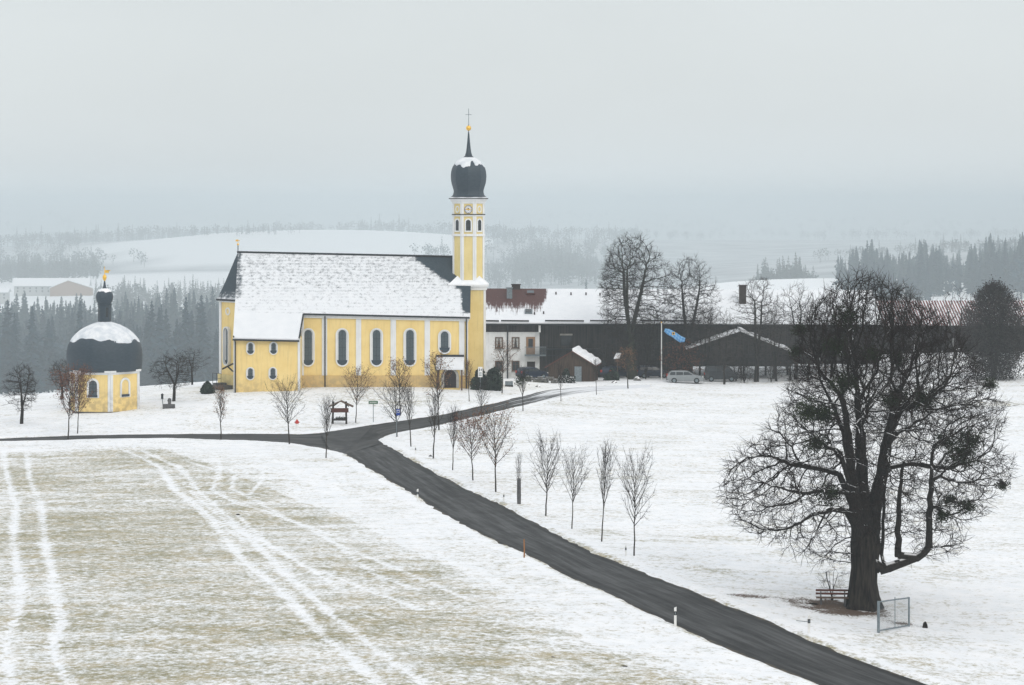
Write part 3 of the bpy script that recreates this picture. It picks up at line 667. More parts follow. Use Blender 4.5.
# onion
def facet(n,depth): 
    def f(a):
        t=(a+math.pi/n)%(2*math.pi/n)-math.pi/n; return (1-depth)+depth*(1/math.cos(t)-1)/(1/math.cos(math.pi/n)-1)
    return f
def oprof(L): return [(r*.1117,zt(py)) for r,py in L]
ON=[(18.2,197.0),(16.6,196),(15.6,194.4),(15.0,192.2),(15.1,190),(16.0,187),(17.1,183.5),(17.75,179.5),(17.9,175.5),(17.5,171),(16.3,167),(14.2,163.6),(11.6,161),(8.6,158.8),(5.6,157.2),(3.8,155.6),(2.8,152.5),(2.1,148),(1.5,142),(1.0,136),(.55,131.5)]
mb=MB(); mb.lathe(oprof(ON),oc,48,mod=facet(8,.055),rot=math.pi/8); onion=smooth_by_angle(cb(mb,'onion_dome',M['slate'],tower),28)
rg=random.Random(3)
def ragged_cap(prof,c,n,low,mod=None,rot=0,amp=.5,off=.07,seed=1,gap=None):
    """snow lying on a dome: follows the profile from its top down to an uneven lower rim"""
    r=random.Random(seed); L=MB(); v=[];f=[]; zs=[p[1] for p in prof]; rs=[p[0] for p in prof]
    order=np.argsort(zs); zs=np.array(zs)[order]; rs=np.array(rs)[order]; ztop=zs[-1]; m=8
    ph=[r.random()*6.28 for _ in range(4)]
    for k in range(n):
        a=2*math.pi*k/n+rot
        zl=low+amp*(.45*math.sin(3*a+ph[0])+.35*math.sin(7*a+ph[1])+.25*math.sin(13*a+ph[2])+.15*(r.random()-.5))
        if gap: zl=gap(a,zl)
        zl=min(zl,ztop-.02)
        for i in range(m):
            t=i/(m-1); z=ztop+(zl-ztop)*t; q=float(np.interp(z,zs,rs))*(mod(a-rot) if mod else 1)+off*(1 if i<m-1 else .0)
            v.append((c[0]+q*math.cos(a),c[1]+q*math.sin(a),c[2]+z+off*.5*(i<m-1)))
    for k in range(n):
        l=(k+1)%n
        for i in range(m-1): f.append((k*m+i,k*m+i+1,l*m+i+1,l*m+i))
    return L.add(v,f)
capP=oprof([(17.5,171),(16.3,167),(14.2,163.6),(11.6,161),(8.6,158.8),(5.6,157.2)])
def ongap(a,zl): return zl+ (.35 if abs(((a+math.pi/2+math.pi)%(2*math.pi))-math.pi-.32)<.12 else 0)
cb(ragged_cap(capP,oc,72,zt(165.4),facet(8,.055),math.pi/8,.30,.04,5,ongap),'snow_cap',M['thinsnow'],tower,smooth=True)
mb=MB(); zb=zt(127.6)
mb.lathe([(.30*math.sin(t),zb-.30*math.cos(t)) for t in np.linspace(.05,3.09,14)],oc,20); o=cb(mb,'gold_ball',M['gold'],tower,smooth=True)
mb=MB(); c=oc+UZ*zt(125); mb.tube([oc+UZ*zt(133),oc+UZ*zt(124)],.06,6); mb.tube([c,oc+UZ*zt(108)],.035,6); mb.tube([oc+UZ*zt(114)-UX*.34,oc+UZ*zt(114)+UX*.34],.03,6); cb(mb,'cross',M['grey'],tower)

# ================================================================== CHAPEL
chY=247.6; cc=Vector((X_(104.6,chY),chY,0)); cS=chY/F
chapel=thing('round_chapel','small yellow six-sided chapel with a bulging dark dome and a lantern, beside the lane','chapel',(cc.x,cc.y,-1.0))
RC=36.2*.1032; rot6=R(-90+18.8)
zc_=lambda py:Z_(py,chY-2.6)
def hexl(mb,L,n=6,m=0): return mb.lathe(L,cc,n,m,rot=rot6)
mb=MB(); hexl(mb,[(RC,-2.4),(RC,zc_(371))]); cw=cb(mb,'wall',M['ochre'],chapel)
mb=MB(); hexl(mb,[(RC+.12,-2.4),(RC+.12,zc_(411.5))]); cb(mb,'plinth',M['darkstone'],chapel)
mb=MB(); hexl(mb,[(RC+.06,zc_(374.4)),(RC+.06,zc_(372.6)),(RC+.22,zc_(372.3)),(RC+.25,zc_(370.4))]); cb(mb,'cornice',M['white'],chapel)
HF=[]; ap6=RC*math.cos(math.pi/6)
for k in range(6):
    a=rot6+math.pi/6+k*math.pi/3; HF.append((Vector((math.cos(a),math.sin(a),0)),Vector((-math.sin(a),math.cos(a),0))))
for n,u in HF:
    for s in (-1,1):
        mb=MB(); mb.obox(cc+n*(ap6+.02)+u*(s*(RC/2-.13))+UZ*((zc_(411)+zc_(374.6))/2),u,UZ,n,.14,(zc_(374.6)-zc_(411))/2,.05); cb(mb,'pilaster',M['white'],chapel)
    c=cc+n*ap6+UZ*zc_(387.6)
    mb=MB(); mb.ring(stadium(1.30,2.0,12,False),stadium(.90,1.56,12,False),c,u,UZ,n,-.03,.10); w=cb(mb,'window',M['white'],chapel)
    left=n.x>.3
    p=MB(); p.plate(stadium(.92,1.58,12,False),c,u,UZ,n,-.02,.014); cb(p,'reveal' if left else 'pane',M['ochre'] if left else M['glass'],w)
    if not left:
        b=MB(); 
        for k in (-1,0,1): b.obox(c+UZ*(k*.36)+n*.025,u,UZ,n,.44,.015,.01)
        b.obox(c+n*.025,u,UZ,n,.015,.75,.01); cb(b,'glazing_bar',M['iron'],w)
    s=MB(); s.obox(c+UZ*-.82+n*.06,u,UZ,n,.50,.12,.09); cb(s,'sill',M['slate'],w)
for n,u in (HF[1],):
    pass
dom=[(36.8,370.2),(37.2,368),(37.6,362),(37.9,356),(37.6,350),(36.2,344.5),(33.6,339.5),(29.8,334.8),(25.2,330.6),(19.5,327),(13,324),(7,322.3),(6.0,321.8)]
dprof=[(r*.1032*1.005,Z_(py,chY)) for r,py in dom]
def hexmod(a): return .955+.045*facet(6,1.0)(a)
mb=MB(); mb.lathe(dprof,cc,72,mod=hexmod,rot=rot6); smooth_by_angle(cb(mb,'dome',M['slate'],chapel),30)
def hexrim(a,zl):
    t=(a-rot6+math.pi/6)%(math.pi/3)-math.pi/6       # 0 on a corner rib
    return zl+.22*(1-abs(math.sin(3*(a-rot6))))**1.6-.05+.55*max(0,math.cos(a-rot6-R(-30)))**8
cb(ragged_cap(dprof,cc,96,Z_(341.5,chY),hexmod,rot6,.20,.035,11,hexrim),'snow_cap',M['thinsnow'],chapel,smooth=True)
zz=lambda py:Z_(py,chY); k6=.1032
mb=MB(); mb.lathe([(7.4*k6,zz(323)),(6.6*k6,zz(322)),(6.5*k6,zz(305.2)),(7.3*k6,zz(304.8)),(7.3*k6,zz(304))],cc,8,rot=.2); la=cb(mb,'lantern',M['slate'],chapel)
mb=MB()
for k in (0,2,4,6): 
    a=.2+math.pi/8+k*math.pi/4; n=Vector((math.cos(a),math.sin(a),0)); u=Vector((-n.y,n.x,0)); mb.plate(stadium(.30,1.0,8,False),cc+n*(6.5*k6*math.cos(math.pi/8))+UZ*zz(312),u,UZ,n,-.02,.02)
cb(mb,'lantern_opening',M['dark'],chapel)
lo=[(6.6,304),(7.0,303),(8.3,300.5),(8.8,297.5),(8.5,294.5),(7.0,291.6),(4.8,289.9),(2.6,288.6),(1.5,286.5),(1.0,283.5),(.6,280.5)]
lp=[(r*k6,zz(py)) for r,py in lo]
mb=MB(); mb.lathe(lp,cc,32,mod=facet(8,.05)); smooth_by_angle(cb(mb,'lantern_dome',M['slate'],chapel),30)
cb(ragged_cap([(r*k6,zz(py)) for r,py in ((8.5,294.5),(7.0,291.6),(4.8,289.9),(2.6,288.6))],cc,40,zz(291.6),None,0,.12,.05,4),'lantern_snow',M['snow'],chapel,smooth=True)
mb=MB(); mb.lathe([(.05,zz(281)),(.17,zz(279.3)),(.22,zz(277.3)),(.17,zz(275.6)),(.05,zz(274.3))],cc,14); mb.tube([cc+UZ*zz(275),cc+UZ*zz(266.6)],.035,5); mb.obox(cc+UZ*zz(271.5)+UX*.22,UX,UY,UZ,.22,.02,.15); mb.obox(cc+UZ*zz(270.6)+UX*.46,UX,UY,UZ,.12,.02,.05); cb(mb,'weather_vane',M['gold'],chapel)

# ================================================================== FARM
Yf=299.0; fS=Yf/F; fy=lambda py:Z_(py,Yf); fx=lambda p:X_(p,Yf)
farm=thing('farmhouse_barn','long farmhouse with white living end and dark barn under one snowy roof beside the church','farmhouse',(fx(600),Yf,-1.6))
f0,f1=fx(482),fx(878); RYf=307.0; Yb=315
zr_=lambda:Z_(288.4,RYf); fe=Z_(322.5,Yf-1.2)
mb=MB(); mb.box(f0,fx(539.5),Yf,Yb,-3.5,fy(326)); hw_=cb(mb,'house_wall',M['whiteF'] if 'whiteF' in M else M['white'],farm)
mb=MB(); mb.box(fx(539.5)+.01,fx(692),Yf+.15,Yb,-3.5,fy(324)); mb.box(fx(692)+.002,f1,Yf+.15,Yf+.5,fy(364),fy(324)); bw=cb(mb,'barn_wall',M['wood'],farm)
mb=MB(); mb.box(f0-.02,fx(539.5)+.02,Yf-.06,Yf+.3,fy(332)+.002,fy(324)); cb(mb,'timber_band',M['wood'],farm)
mb=MB()
for k in np.linspace(fx(545),f1-.5,44): mb.box(k-.05,k+.05,Yf+.08,Yf+.2,-2.5 if k<fx(690) else fy(364),fy(326))
cb(mb,'batten',M['wood'],bw)
for k in np.linspace(fx(700),f1-.3,9):
    mb=MB(); mb.box(k-.12,k+.12,Yf+.2,Yf+.45,-3,fy(364)-.002); cb(mb,'post',M['wood'],bw)
mb=MB()
for x in (f0+.4,f1-.2): mb.add([(x,Yf+.2,fy(325)),(x,Yb-.2,fy(325)),(x,RYf,zr_()-.35)],[(0,1,2)])
cb(mb,'gable',M['wood'],farm)
def farmsnow(p):
    ppx=512+F*p.x/p.y; t=(p.y-Yf)/(RYf-Yf)
    a=1.15
    lim=.30+.05*math.sin(ppx*.35)
    b=max(0,min(1,(t-lim+.30)/.60))*max(0,min(1,(549-ppx)/5+ (t-.8)*1.2))
    return a-b*1.05
P=[]
slope=(zr_()-fe)/(RYf-(Yf-1.2))
for Y in np.linspace(Yf-1.2,RYf,30): P.append([Vector((x,Y,fe+slope*(Y-Yf+1.2)-.012*(x-f0)*.35)) for x in np.linspace(f0-.3,f1+.5,190)])
mb=MB(); mb.slab(P,.25,farmsnow)
P=[]
for Y in np.linspace(RYf,Yb+1.2,6): P.append([Vector((x,Y,zr_()-slope*(Y-RYf)-.012*(x-f0)*.35)) for x in np.linspace(f0-.3,f1+.5,10)])
mb.slab(P,.25,lambda p:1.1); froof=cb(mb,'roof',M['redroof'],farm)
def onroof(ppx,py):                                  # a pixel on the front slope
    for Y in np.linspace(Yf-1.2,RYf,400):
        if Z_(py,Y)<=fe+slope*(Y-Yf+1.2): break
    return Vector((X_(ppx,Y),Y,fe+slope*(Y-Yf+1.2)))
for a,b in ((484,499),(501,529),(545,584),(590,612),(640,700)):
    mb=MB(); mb.tube([W(a,320.6,Yf-1.15),W(b,320.9,Yf-1.15)],.10,5); cb(mb,'snow_guard',M['wood'],froof)
mb=MB(); mb.tube([(f0-.3,Yf-1.3,fe-.22),(f1+.4,Yf-1.3,fe-.22-.15)],.12,6); cb(mb,'gutter',M['iron'],froof)
mb=MB(); q=onroof(509.5,297.5); mb.box(q.x-.35,q.x+.35,q.y-.3,q.y+.4,q.z-.4,q.z+1.15); mb.box(q.x-.45,q.x+.45,q.y-.4,q.y+.5,q.z+1.16,q.z+1.28); cb(mb,'chimney',M['grey'],froof)
mb=MB(); q=onroof(516,288.8); mb.box(q.x-.55,q.x+.55,q.y-.2,q.y+.5,q.z-.5,q.z+.5); mb.box(q.x-.65,q.x+.65,q.y-.3,q.y+.6,q.z+.51,q.z+.6); cb(mb,'chimney',M['brick'],froof)
Un=Vector((0,1,slope)).normalized(); Nn=Vector((0,-slope,1)).normalized()
mb=MB(); q=onroof(530.5,293.2); mb.obox(q+Nn*.10,UX,Un,Nn,.58,.5,.08,0); mb.obox(q+Nn*.2,UX,Un,Nn,.45,.36,.03,1); cb(mb,'skylight',[M['redwood'],M['glass']],froof)
mb=MB(); q=onroof(528.5,312); mb.obox(q+Nn*.08,UX,Un,Nn,.48,.55,.08,0); mb.obox(q+Nn*.18,UX,Un,Nn,.36,.42,.03,1); cb(mb,'skylight',[M['grey'],M['dark']],froof)
for a,b in ((534.5,314.2),(543.6,313.5),(556,294),(571,294.5),(586,294.5),(600,295)):
    mb=MB(); q=onroof(a,b); mb.tube([q-UZ*.1,q+UZ*.28],.10,6); cb(mb,'vent_pipe',M['brick'],froof)
q=onroof(742.6,301.5); z1=Z_(286,q.y); mb=MB(); mb.box(q.x-.42,q.x+.42,q.y-.4,q.y+.4,q.z-.6,z1); mb.box(q.x-.5,q.x+.5,q.y-.5,q.y+.5,z1+.002,z1+.14); cb(mb,'chimney',M['brick'],froof)
def farm_window(cpx,cpy,w,h,cur=True,mat='frame'):
    c=Vector((fx(cpx),Yf,fy(cpy))); mb=MB()
    mb.ring([(-w/2,h/2),(w/2,h/2),(w/2,-h/2),(-w/2,-h/2)],[(-w/2+.13,h/2-.13),(w/2-.13,h/2-.13),(w/2-.13,-h/2+.13),(-w/2+.13,-h/2+.13)],c,UX,UZ,-UY,-.02,.06); o=cb(mb,'window',M[mat],hw_)
    mb=MB(); mb.obox(c-UY*.01,UX,UZ,UY,w/2-.12,h/2-.12,.02); cb(mb,'pane',M['dark'],o)
    if cur:
        for s in (-1,1): 
            mb=MB(); mb.add([tuple(c+Vector((s*(w/2-.14),-.035,h/2-.16))),tuple(c+Vector((s*.06,-.035,h/2-.16))),tuple(c+Vector((s*(w/2-.3),-.035,-h/2+.16))),tuple(c+Vector((s*(w/2-.14),-.035,-h/2+.16)))],[(0,1,2,3)]); cb(mb,'curtain',M['curtain'],o)
    mb=MB(); mb.obox(c-UY*.045,UX,UZ,UY,.025,h/2-.13,.012); mb.obox(c-UY*.045+UZ*.2,UX,UZ,UY,w/2-.13,.02,.012); cb(mb,'glazing_bar',M[mat],o)
    mb=MB(); mb.obox(c-UY*.09-UZ*(h/2+.05),UX,UZ,UY,w/2+.06,.045,.09); cb(mb,'sill',M['stone'],o)
farm_window(499.0,342.8,.98,1.42); farm_window(515.6,342.8,.98,1.42); farm_window(499,366,1.0,1.30,False); farm_window(515.6,366,1.0,1.30,False)
c=Vector((fx(530.6),Yf,fy(345.6)))
mb=MB(); mb.obox(c-UY*.03,UX,UZ,UY,.56,1.08,.06,0); mb.obox(c+UZ*.3-UY*.1,UX,UZ,UY,.28,.55,.02,1); cb(mb,'balcony_door',[M['woodtan'],M['dark']],hw_)
c=Vector((fx(531),Yf,fy(370)))
mb=MB(); mb.obox(c-UY*.03,UX,UZ,UY,.50,1.05,.06,0); cb(mb,'door',M['door'],hw_)
bal=MB(); bal.box(fx(524.6),fx(546),Yf-1.0,Yf-.002,fy(355.6),fy(354.4)); bal=cb(bal,'balcony',M['grey'],farm)
mb=MB(); z0,z1=fy(354.4),fy(346.8)
for x in np.linspace(fx(524.9),fx(545.8),26): mb.box(x-.012,x+.012,Yf-.97,Yf-.93,z0+.002,z1)
mb.box(fx(524.6),fx(546),Yf-.99,Yf-.91,z1+.002,z1+.06); cb(mb,'railing',M['grey'],bal)
mb=MB(); mb.tube([(fx(507.6),Yf-1.25,fe-.25),(fx(507.6),Yf-.12,fe-.9),(fx(507.6),Yf-.12,-2.5)],.09,6); cb(mb,'downpipe',M['iron'],farm)
mb=MB(); mb.box(fx(539.5)-.12,fx(539.5)+.14,Yf-.9,Yf-.07,fy(332),fy(325)); cb(mb,'eave_bracket',M['white'],farm)
mb=MB(); mb.box(fx(560),fx(572.5),Yf-.02,Yf+.148,fy(335.4),fy(333.8),0); mb.box(fx(561),fx(571.5),Yf+.05,Yf+.149,fy(345.5),fy(335.6),1); cb(mb,'hatch',[M['stone'],M['dark']],bw)
mb=MB(); mb.box(fx(540.5),fx(600),Yf-.9,Yf+.05,fy(349.6),fy(348.4)); mb.box(fx(540.5),fx(600),Yf-.92,Yf-.86,fy(355.4),fy(354.6)); cb(mb,'loft_walkway',M['iron'],bw)
for a,b,t in ((553,566,376),(607,629,372),(640,656,372)):
    mb=MB(); mb.box(fx(a),fx(b),Yf+.08,Yf+.149,-2.6,fy(360)); cb(mb,'barn_door',M['door'],bw)

# shed with one snowy slope
def gable_building(name,label,cat,pl,pp,pr_,base,Y,depth,yaw,wallm,over=.35,snow_l=False,snow_t=.3,roofm='wood',open_below=None):
    a,b,c=W(*pl,Y),W(*pp,Y),W(*pr_,Y); zb=Z_(base,Y)
    t=thing(name,label,cat,(b.x,Y,zb)); rz=Vector((math.sin(yaw),math.cos(yaw),0)); o=Vector((b.x,Y,0))
    L=lambda v,d:Vector((v.x,v.y,v.z))+rz*d
    sl=(b.z-a.z)/(b.x-a.x); sr=(b.z-c.z)/(c.x-b.x)
    wl,wr=a+Vector((over,0,over*sl-.12)),c+Vector((-over,0,over*sr-.12)); wp=b-UZ*.12
    zw=zb-1 if open_below is None else Z_(open_below,Y)
    mb=MB(); fr=[Vector((wl.x,Y,zw)),Vector((wr.x,Y,zw)),wr,wp,wl]; v=fr+[L(p,depth if open_below is None else .3) for p in fr]
    mb.add(v,[(0,1,2,3,4),(9,8,7,6,5),(0,5,6,1),(1,6,7,2),(2,7,8,3),(3,8,9,4),(4,9,5,0)]); w=cb(mb,'wall',M[wallm],t)
    mb=MB()
    for p,q in ((a,b),(b,c)):
        e=[L(p,-.4),L(q,-.4),L(q,depth+.3),L(p,depth+.3)]; mb.add([x for x in e]+[x-UZ*.13 for x in e],[(0,1,2,3),(7,6,5,4),(0,4,5,1),(1,5,6,2),(2,6,7,3),(3,7,4,0)])
    rf=cb(mb,'roof',M[roofm],t)
    mb=MB(); SN=snow_t
    for p,q,on in ((a,b,snow_l),(b,c,1.0)):
        if not on: continue
        snow_t=SN*float(on)
        g=[]; n=14; r=random.Random(5)
        for i in range(n+1):
            s=i/n; x=p.lerp(q,.01+.98*s); th=snow_t*(.85+.22*math.sin(i*1.7))
            g.append([L(x,d)+UZ*(th if 0<d else th*.8) for d in (-.38,.05,depth*.5,depth+.25)])
        mb2=MB(); mb2.slab(g,.01); 
        P=[[Vector(p) for p in row] for row in g]
        low=[[Vector((p.x,p.y,p.z-snow_t*.98)) for p in row] for row in g]
        mb.slab(P,snow_t*.9)
    cb(mb,'roof_snow',M['snow'],rf)
    return t,w,a,b,c,zb
shed,w,a,b,c,zb=gable_building('wooden_shed','small brown plank shed with one snow covered roof slope in the farmyard','shed',(545,367),(572.5,350.6),(596.5,365.5),383.5,284.0,5.0,.15,'woodbrown',.4,False,.36,'redwood')
mb=MB(); mb.box(X_(574.5,284),X_(581.5,284),283.9,284.06,zb-.3,Z_(366.5,284)); cb(mb,'door',M['grey'],shed)
mb=MB(); 
for k in np.linspace(X_(550,284),X_(592,284),24): mb.box(k-.02,k+.02,283.96,284.02,zb-.3,Z_(366,284))
cb(mb,'plank_batten',M['woodbrown'],shed)
car_shed,w,a,b,c,zb=gable_building('carport','wide low dark timber carport with snow along its gable edges behind the parked cars','carport',(686,349.5),(740,331.2),(796,354),384,293.0,5.5,0.02,'wood',.5,.38,.40,'wood',366.5)
mb=MB()
for k in np.linspace(X_(692,293),X_(790,293),7):
    mb=MB(); mb.box(k-.09,k+.09,292.7,292.9,zb-.6,Z_(357.5,293)); cb(mb,'post',M['wood'],car_shed)
mb=MB(); mb.box(X_(690,293),X_(790,293),292.64,292.9,Z_(357.5,293)+.003,Z_(354,293)); cb(mb,'beam',M['wood'],car_shed)
# striped barn far right
Yr=330.0
barn=thing('striped_roof_barn','long barn with red roof streaked white by snow, partly hidden behind the big tree','barn',(X_(960,Yr),Yr,-2))
b0,b1=X_(866,Yr),X_(1120,Yr); zrg,zev=Z_(300.5,Yr+7),Z_(324,Yr-1)
mb=MB(); mb.box(b0,b1,Yr,Yr+14,-5,zev-.1); cb(mb,'wall',M['wood'],barn)
P=[[Vector((x,Y,zev+(zrg-zev)*(Y-Yr+1)/8)) for x in np.linspace(b0-.4,b1,160)] for Y in np.linspace(Yr-1,Yr+7,12)]
mb=MB(); mb.slab(P,.2,lambda p:.52-.10*(p.y-Yr)/8)
P=[[Vector((x,Y,zrg-(zrg-zev)*(Y-Yr-7)/8)) for x in (b0-.4,b1)] for Y in (Yr+7,Yr+15)]
mb.slab(P,.2,lambda p:.6); cb(mb,'roof',M['stripedroof'],barn)

# far farms in the haze
def far_barn(label,l,r,ridge,eave,base,Y,gable=None,brown=None):
    zb=Z_(base,Y); t=thing('distant_farm',label,'farm building',(X_((l+r)/2,Y),Y,zb)); x0,x1=X_(l,Y),X_(r,Y); D=16
    mb=MB(); mb.box(x0,x1,Y,Y+D,zb-14,Z_(eave,Y)); w=cb(mb,'wall',M['curtain'],t)
    if brown: mb=MB(); mb.box(X_(brown[0],Y),X_(brown[1],Y),Y-.6,Y-.02,zb-12,Z_(eave,Y)-.3); cb(mb,'timber_front',M['woodtan'],t)
    mb=MB(); zr=Z_(ridge,Y+D/2); ze=Z_(eave,Y)
    for ya,yb in ((Y-2,Y+D/2),(Y+D+2,Y+D/2)):
        e=[Vector((x0-2,ya,ze)),Vector((x1+2,ya,ze)),Vector((x1+2,yb,zr)),Vector((x0-2,yb,zr))]; mb.add(e+[p-UZ*.8 for p in e],[(0,1,2,3),(7,6,5,4),(0,4,5,1),(1,5,6,2),(2,6,7,3),(3,7,4,0)])
    cb(mb,'roof',M['snow'],t)
    n=int((r-l)/6)
    for k in range(n):
        x=x0+(x1-x0)*(k+.6)/n
        for z in (ze-3.2,ze-7.0):
            mb=MB(); mb.box(x-1.0,x+1.0,Y-.08,Y-.01,z-1.1,z+1.1); cb(mb,'window',M['dark'],w)
    if gable:
        gl,gpk,gr,gy0,gy1=gable; mb=MB(); Yg=Y-9
        fr=[W(gl,base,Yg)-UZ*12,W(gr,base,Yg)-UZ*12,W(gr,gy1,Yg),W(gpk,gy0,Yg),W(gl,gy1,Yg)]; v=fr+[p+UY*9 for p in fr]
        mb.add(v,[(0,1,2,3,4),(0,5,6,1),(1,6,7,2),(4,9,5,0),(9,8,7,6,5)]); cb(mb,'gable_front',M['woodtan'],t)
        mb=MB()
        for p,q in ((fr[4],fr[3]),(fr[3],fr[2])):
            d=(q-p).normalized(); e=[p-d*2-UY*1.5,q+d*0-UY*1.5,q+UY*9,p-d*2+UY*9] if p is fr[4] else [p-UY*1.5,q+d*2-UY*1.5,q+d*2+UY*9,p+UY*9]
            mb.add([x+UZ*1.0 for x in e]+[x+UZ*.05 for x in e],[(0,1,2,3),(7,6,5,4),(0,4,5,1),(1,5,6,2),(2,6,7,3),(3,7,4,0)])
        cb(mb,'gable_roof',M['snow'],t)
    return t
far_barn('long hazy farm with snowy roof and brownish gable above the left forest',14,88,278,285.6,295,2240*KF,(50,68,92,280.5,288))
far_barn('pale hazy farm building cut by the left edge of the photo',-22,7,287.5,292,298,2150*KF)

# ================================================================== TREES
def tubes_mesh(name,P0,P1,R0,R1,mats,big=.03,mid=None):
    """all the branches of one crown: a tapered tube per segment, six-sided where thick and three-sided where thin"""
    P0,P1,R0,R1=map(np.asarray,(P0,P1,R0,R1)); V=[];Fc=[];MI=[]; off=0
    for lo,hi,k,mi in ((big,1e9,6,0),(0,big,3,1)):
        s=(R0>=lo)&(R0<hi); n=s.sum()
        if not n: continue
        a,b,ra,rb=P0[s],P1[s],R0[s],R1[s]; d=b-a; d/=np.linalg.norm(d,axis=1)[:,None]+1e-9
        h=np.where(np.abs(d[:,2:3])<.9,np.array([[0,0,1.]]),np.array([[1.,0,0]])); u=np.cross(d,h); u/=np.linalg.norm(u,axis=1)[:,None]+1e-9; w=np.cross(d,u)
        a=a-d*(ra*.3)[:,None]
        t=2*np.pi*np.arange(k)/k; C=np.cos(t)[None,:,None]; S=np.sin(t)[None,:,None]
        ring=u[:,None]*C+w[:,None]*S
        v=np.concatenate([a[:,None]+ring*ra[:,None,None],b[:,None]+ring*rb[:,None,None]],1).reshape(-1,3)
        base=off+np.arange(n)[:,None,None]*2*k; i=np.arange(k); j=(i+1)%k
        f=np.stack([i,j,j+k,i+k],-1)[None]+base
        V.append(v); Fc.append(f.reshape(-1,4)); MI.append(np.full(n*k,mi)); off+=n*2*k
    me=fastmesh(name,np.concatenate(V),np.concatenate(Fc))
    for m in mats: me.materials.append(m)
    mi=np.concatenate(MI)
    if len(mats)>1 and len(mi)==len(me.polygons): me.polygons.foreach_set('material_index',mi.astype(np.int32))
    return me
def link(name,me,parent=None,loc=None):
    o=bpy.data.objects.new(name,me); COL.objects.link(o)
    if parent is not None: o.parent=parent
    if loc is not None: o.location=loc
    return o
def colonize(starts,attr,step,infl,kill,iters=150,up=.0,seed=1,jit=.12,inert=.0):
    """space colonisation: starts = list of (point, parent index)"""
    r=np.random.default_rng(seed); N=[np.array(p,float) for p,_ in starts]; par=[q for _,q in starts]
    A=np.asarray(attr,float).copy(); best=np.full(len(A),1e9); bi=np.zeros(len(A),int)
    def upd(i0):
        nonlocal best,bi
        Q=np.array(N[i0:])
        for c in range(0,len(Q),300):
            q=Q[c:c+300]; d=((A[:,None]-q[None])**2).sum(2); k=d.argmin(1); m=d[np.arange(len(A)),k]; s=m<best
            best=np.where(s,m,best); bi=np.where(s,k+i0+c,bi)
    upd(0); blocked={}
    for it in range(iters):
        if len(A)==0: break
        act=np.where(best<infl**2)[0]
        if len(act)==0: infl*=1.3; continue
        nodes=np.array(N); ids=bi[act]; D=A[act]-nodes[ids]; D/=np.linalg.norm(D,axis=1)[:,None]+1e-9
        uq,inv=np.unique(ids,return_inverse=True); G=np.zeros((len(uq),3)); np.add.at(G,inv,D)
        i0=len(N); G/=np.linalg.norm(G,axis=1)[:,None]+1e-9
        PD=nodes[uq]-nodes[np.maximum(np.array(par)[uq],0)]; PD/=np.linalg.norm(PD,axis=1)[:,None]+1e-9; fresh=np.array([blocked.get(int(q),0)==0 for q in uq])[:,None]; G+=PD*inert*fresh; G+=r.normal(0,jit,G.shape); G[:,2]+=up; G/=np.linalg.norm(G,axis=1)[:,None]+1e-9
        for q,gv in zip(uq,G):
            c=blocked.get(q,0)
            if c>5: continue
            blocked[q]=c+1; N.append(nodes[q]+gv*step); par.append(int(q))
        if len(N)==i0: break
        upd(i0); keep=best>kill**2; A,best,bi=A[keep],best[keep],bi[keep]
    return np.array(N),np.array(par)
def straighten(N,par,fixed,it=3):
    N=N.copy(); n=len(N); m=par>=0
    for _ in range(it):
        S=np.zeros_like(N); C=np.zeros(n); np.add.at(S,par[m],N[m]); np.add.at(C,par[m],1)
        t=(C>0)&m; t[:fixed]=False; N[t]=.4*N[t]+.3*N[par[t]]+.3*S[t]/C[t][:,None]
    return N
def radii(N,par,tip,expo=2.4,keep=None):
    n=len(N); s=np.zeros(n); ch=np.zeros(n,int)
    for i in range(n-1,0,-1):
        v=s[i] if ch[i] else tip**expo
        s[i]=v
        if par[i]>=0: s[par[i]]+=v; ch[par[i]]+=1
    s[s==0]=tip**expo
    return s**(1/expo)
def add_twigs(N,par,rad,thr,n,length,r0,seed,up=.2,fork=2):
    r=np.random.default_rng(seed); a0=[];a1=[];ra=[];rb=[]
    ids=np.where((rad<thr)&(par>=0))[0]
    for i in ids:
        d=N[i]-N[par[i]]; d/=np.linalg.norm(d)+1e-9
        for _ in range(n):
            v=d*.7+r.normal(0,.55,3)+np.array([0,0,up]); v/=np.linalg.norm(v); L=length*r.uniform(.5,1.2)
            p=N[i]; q=p+v*L*.55; v2=v+r.normal(0,.22,3)+np.array([0,0,up*.6]); v2/=np.linalg.norm(v2); e=q+v2*L*.5
            a0+=[p,q]; a1+=[q,e]; ra+=[r0*1.3,r0]; rb+=[r0,r0*.6]
            for _ in range(fork):
                t=r.uniform(.3,1); s=p+(q-p)*t; w=v+r.normal(0,.6,3); w/=np.linalg.norm(w); a0.append(s); a1.append(s+w*L*.42); ra.append(r0*.9); rb.append(r0*.55)
    return a0,a1,ra,rb
def leaf_cloud(pts,size,n,spread,seed):
    r=np.random.default_rng(seed); V=[];Fc=[]
    for p in pts:
        for _ in range(n):
            c=np.asarray(p)+r.normal(0,spread,3); u=r.normal(0,1,3); u/=np.linalg.norm(u); w=np.cross(u,r.normal(0,1,3)); w/=np.linalg.norm(w)+1e-9; s=size*r.uniform(.6,1.3); k=len(V)
            V+=[c-u*s,c-w*s*.5,c+u*s,c+w*s*.5]; Fc.append((k,k+1,k+2,k+3))
    return np.array(V),np.array(Fc)

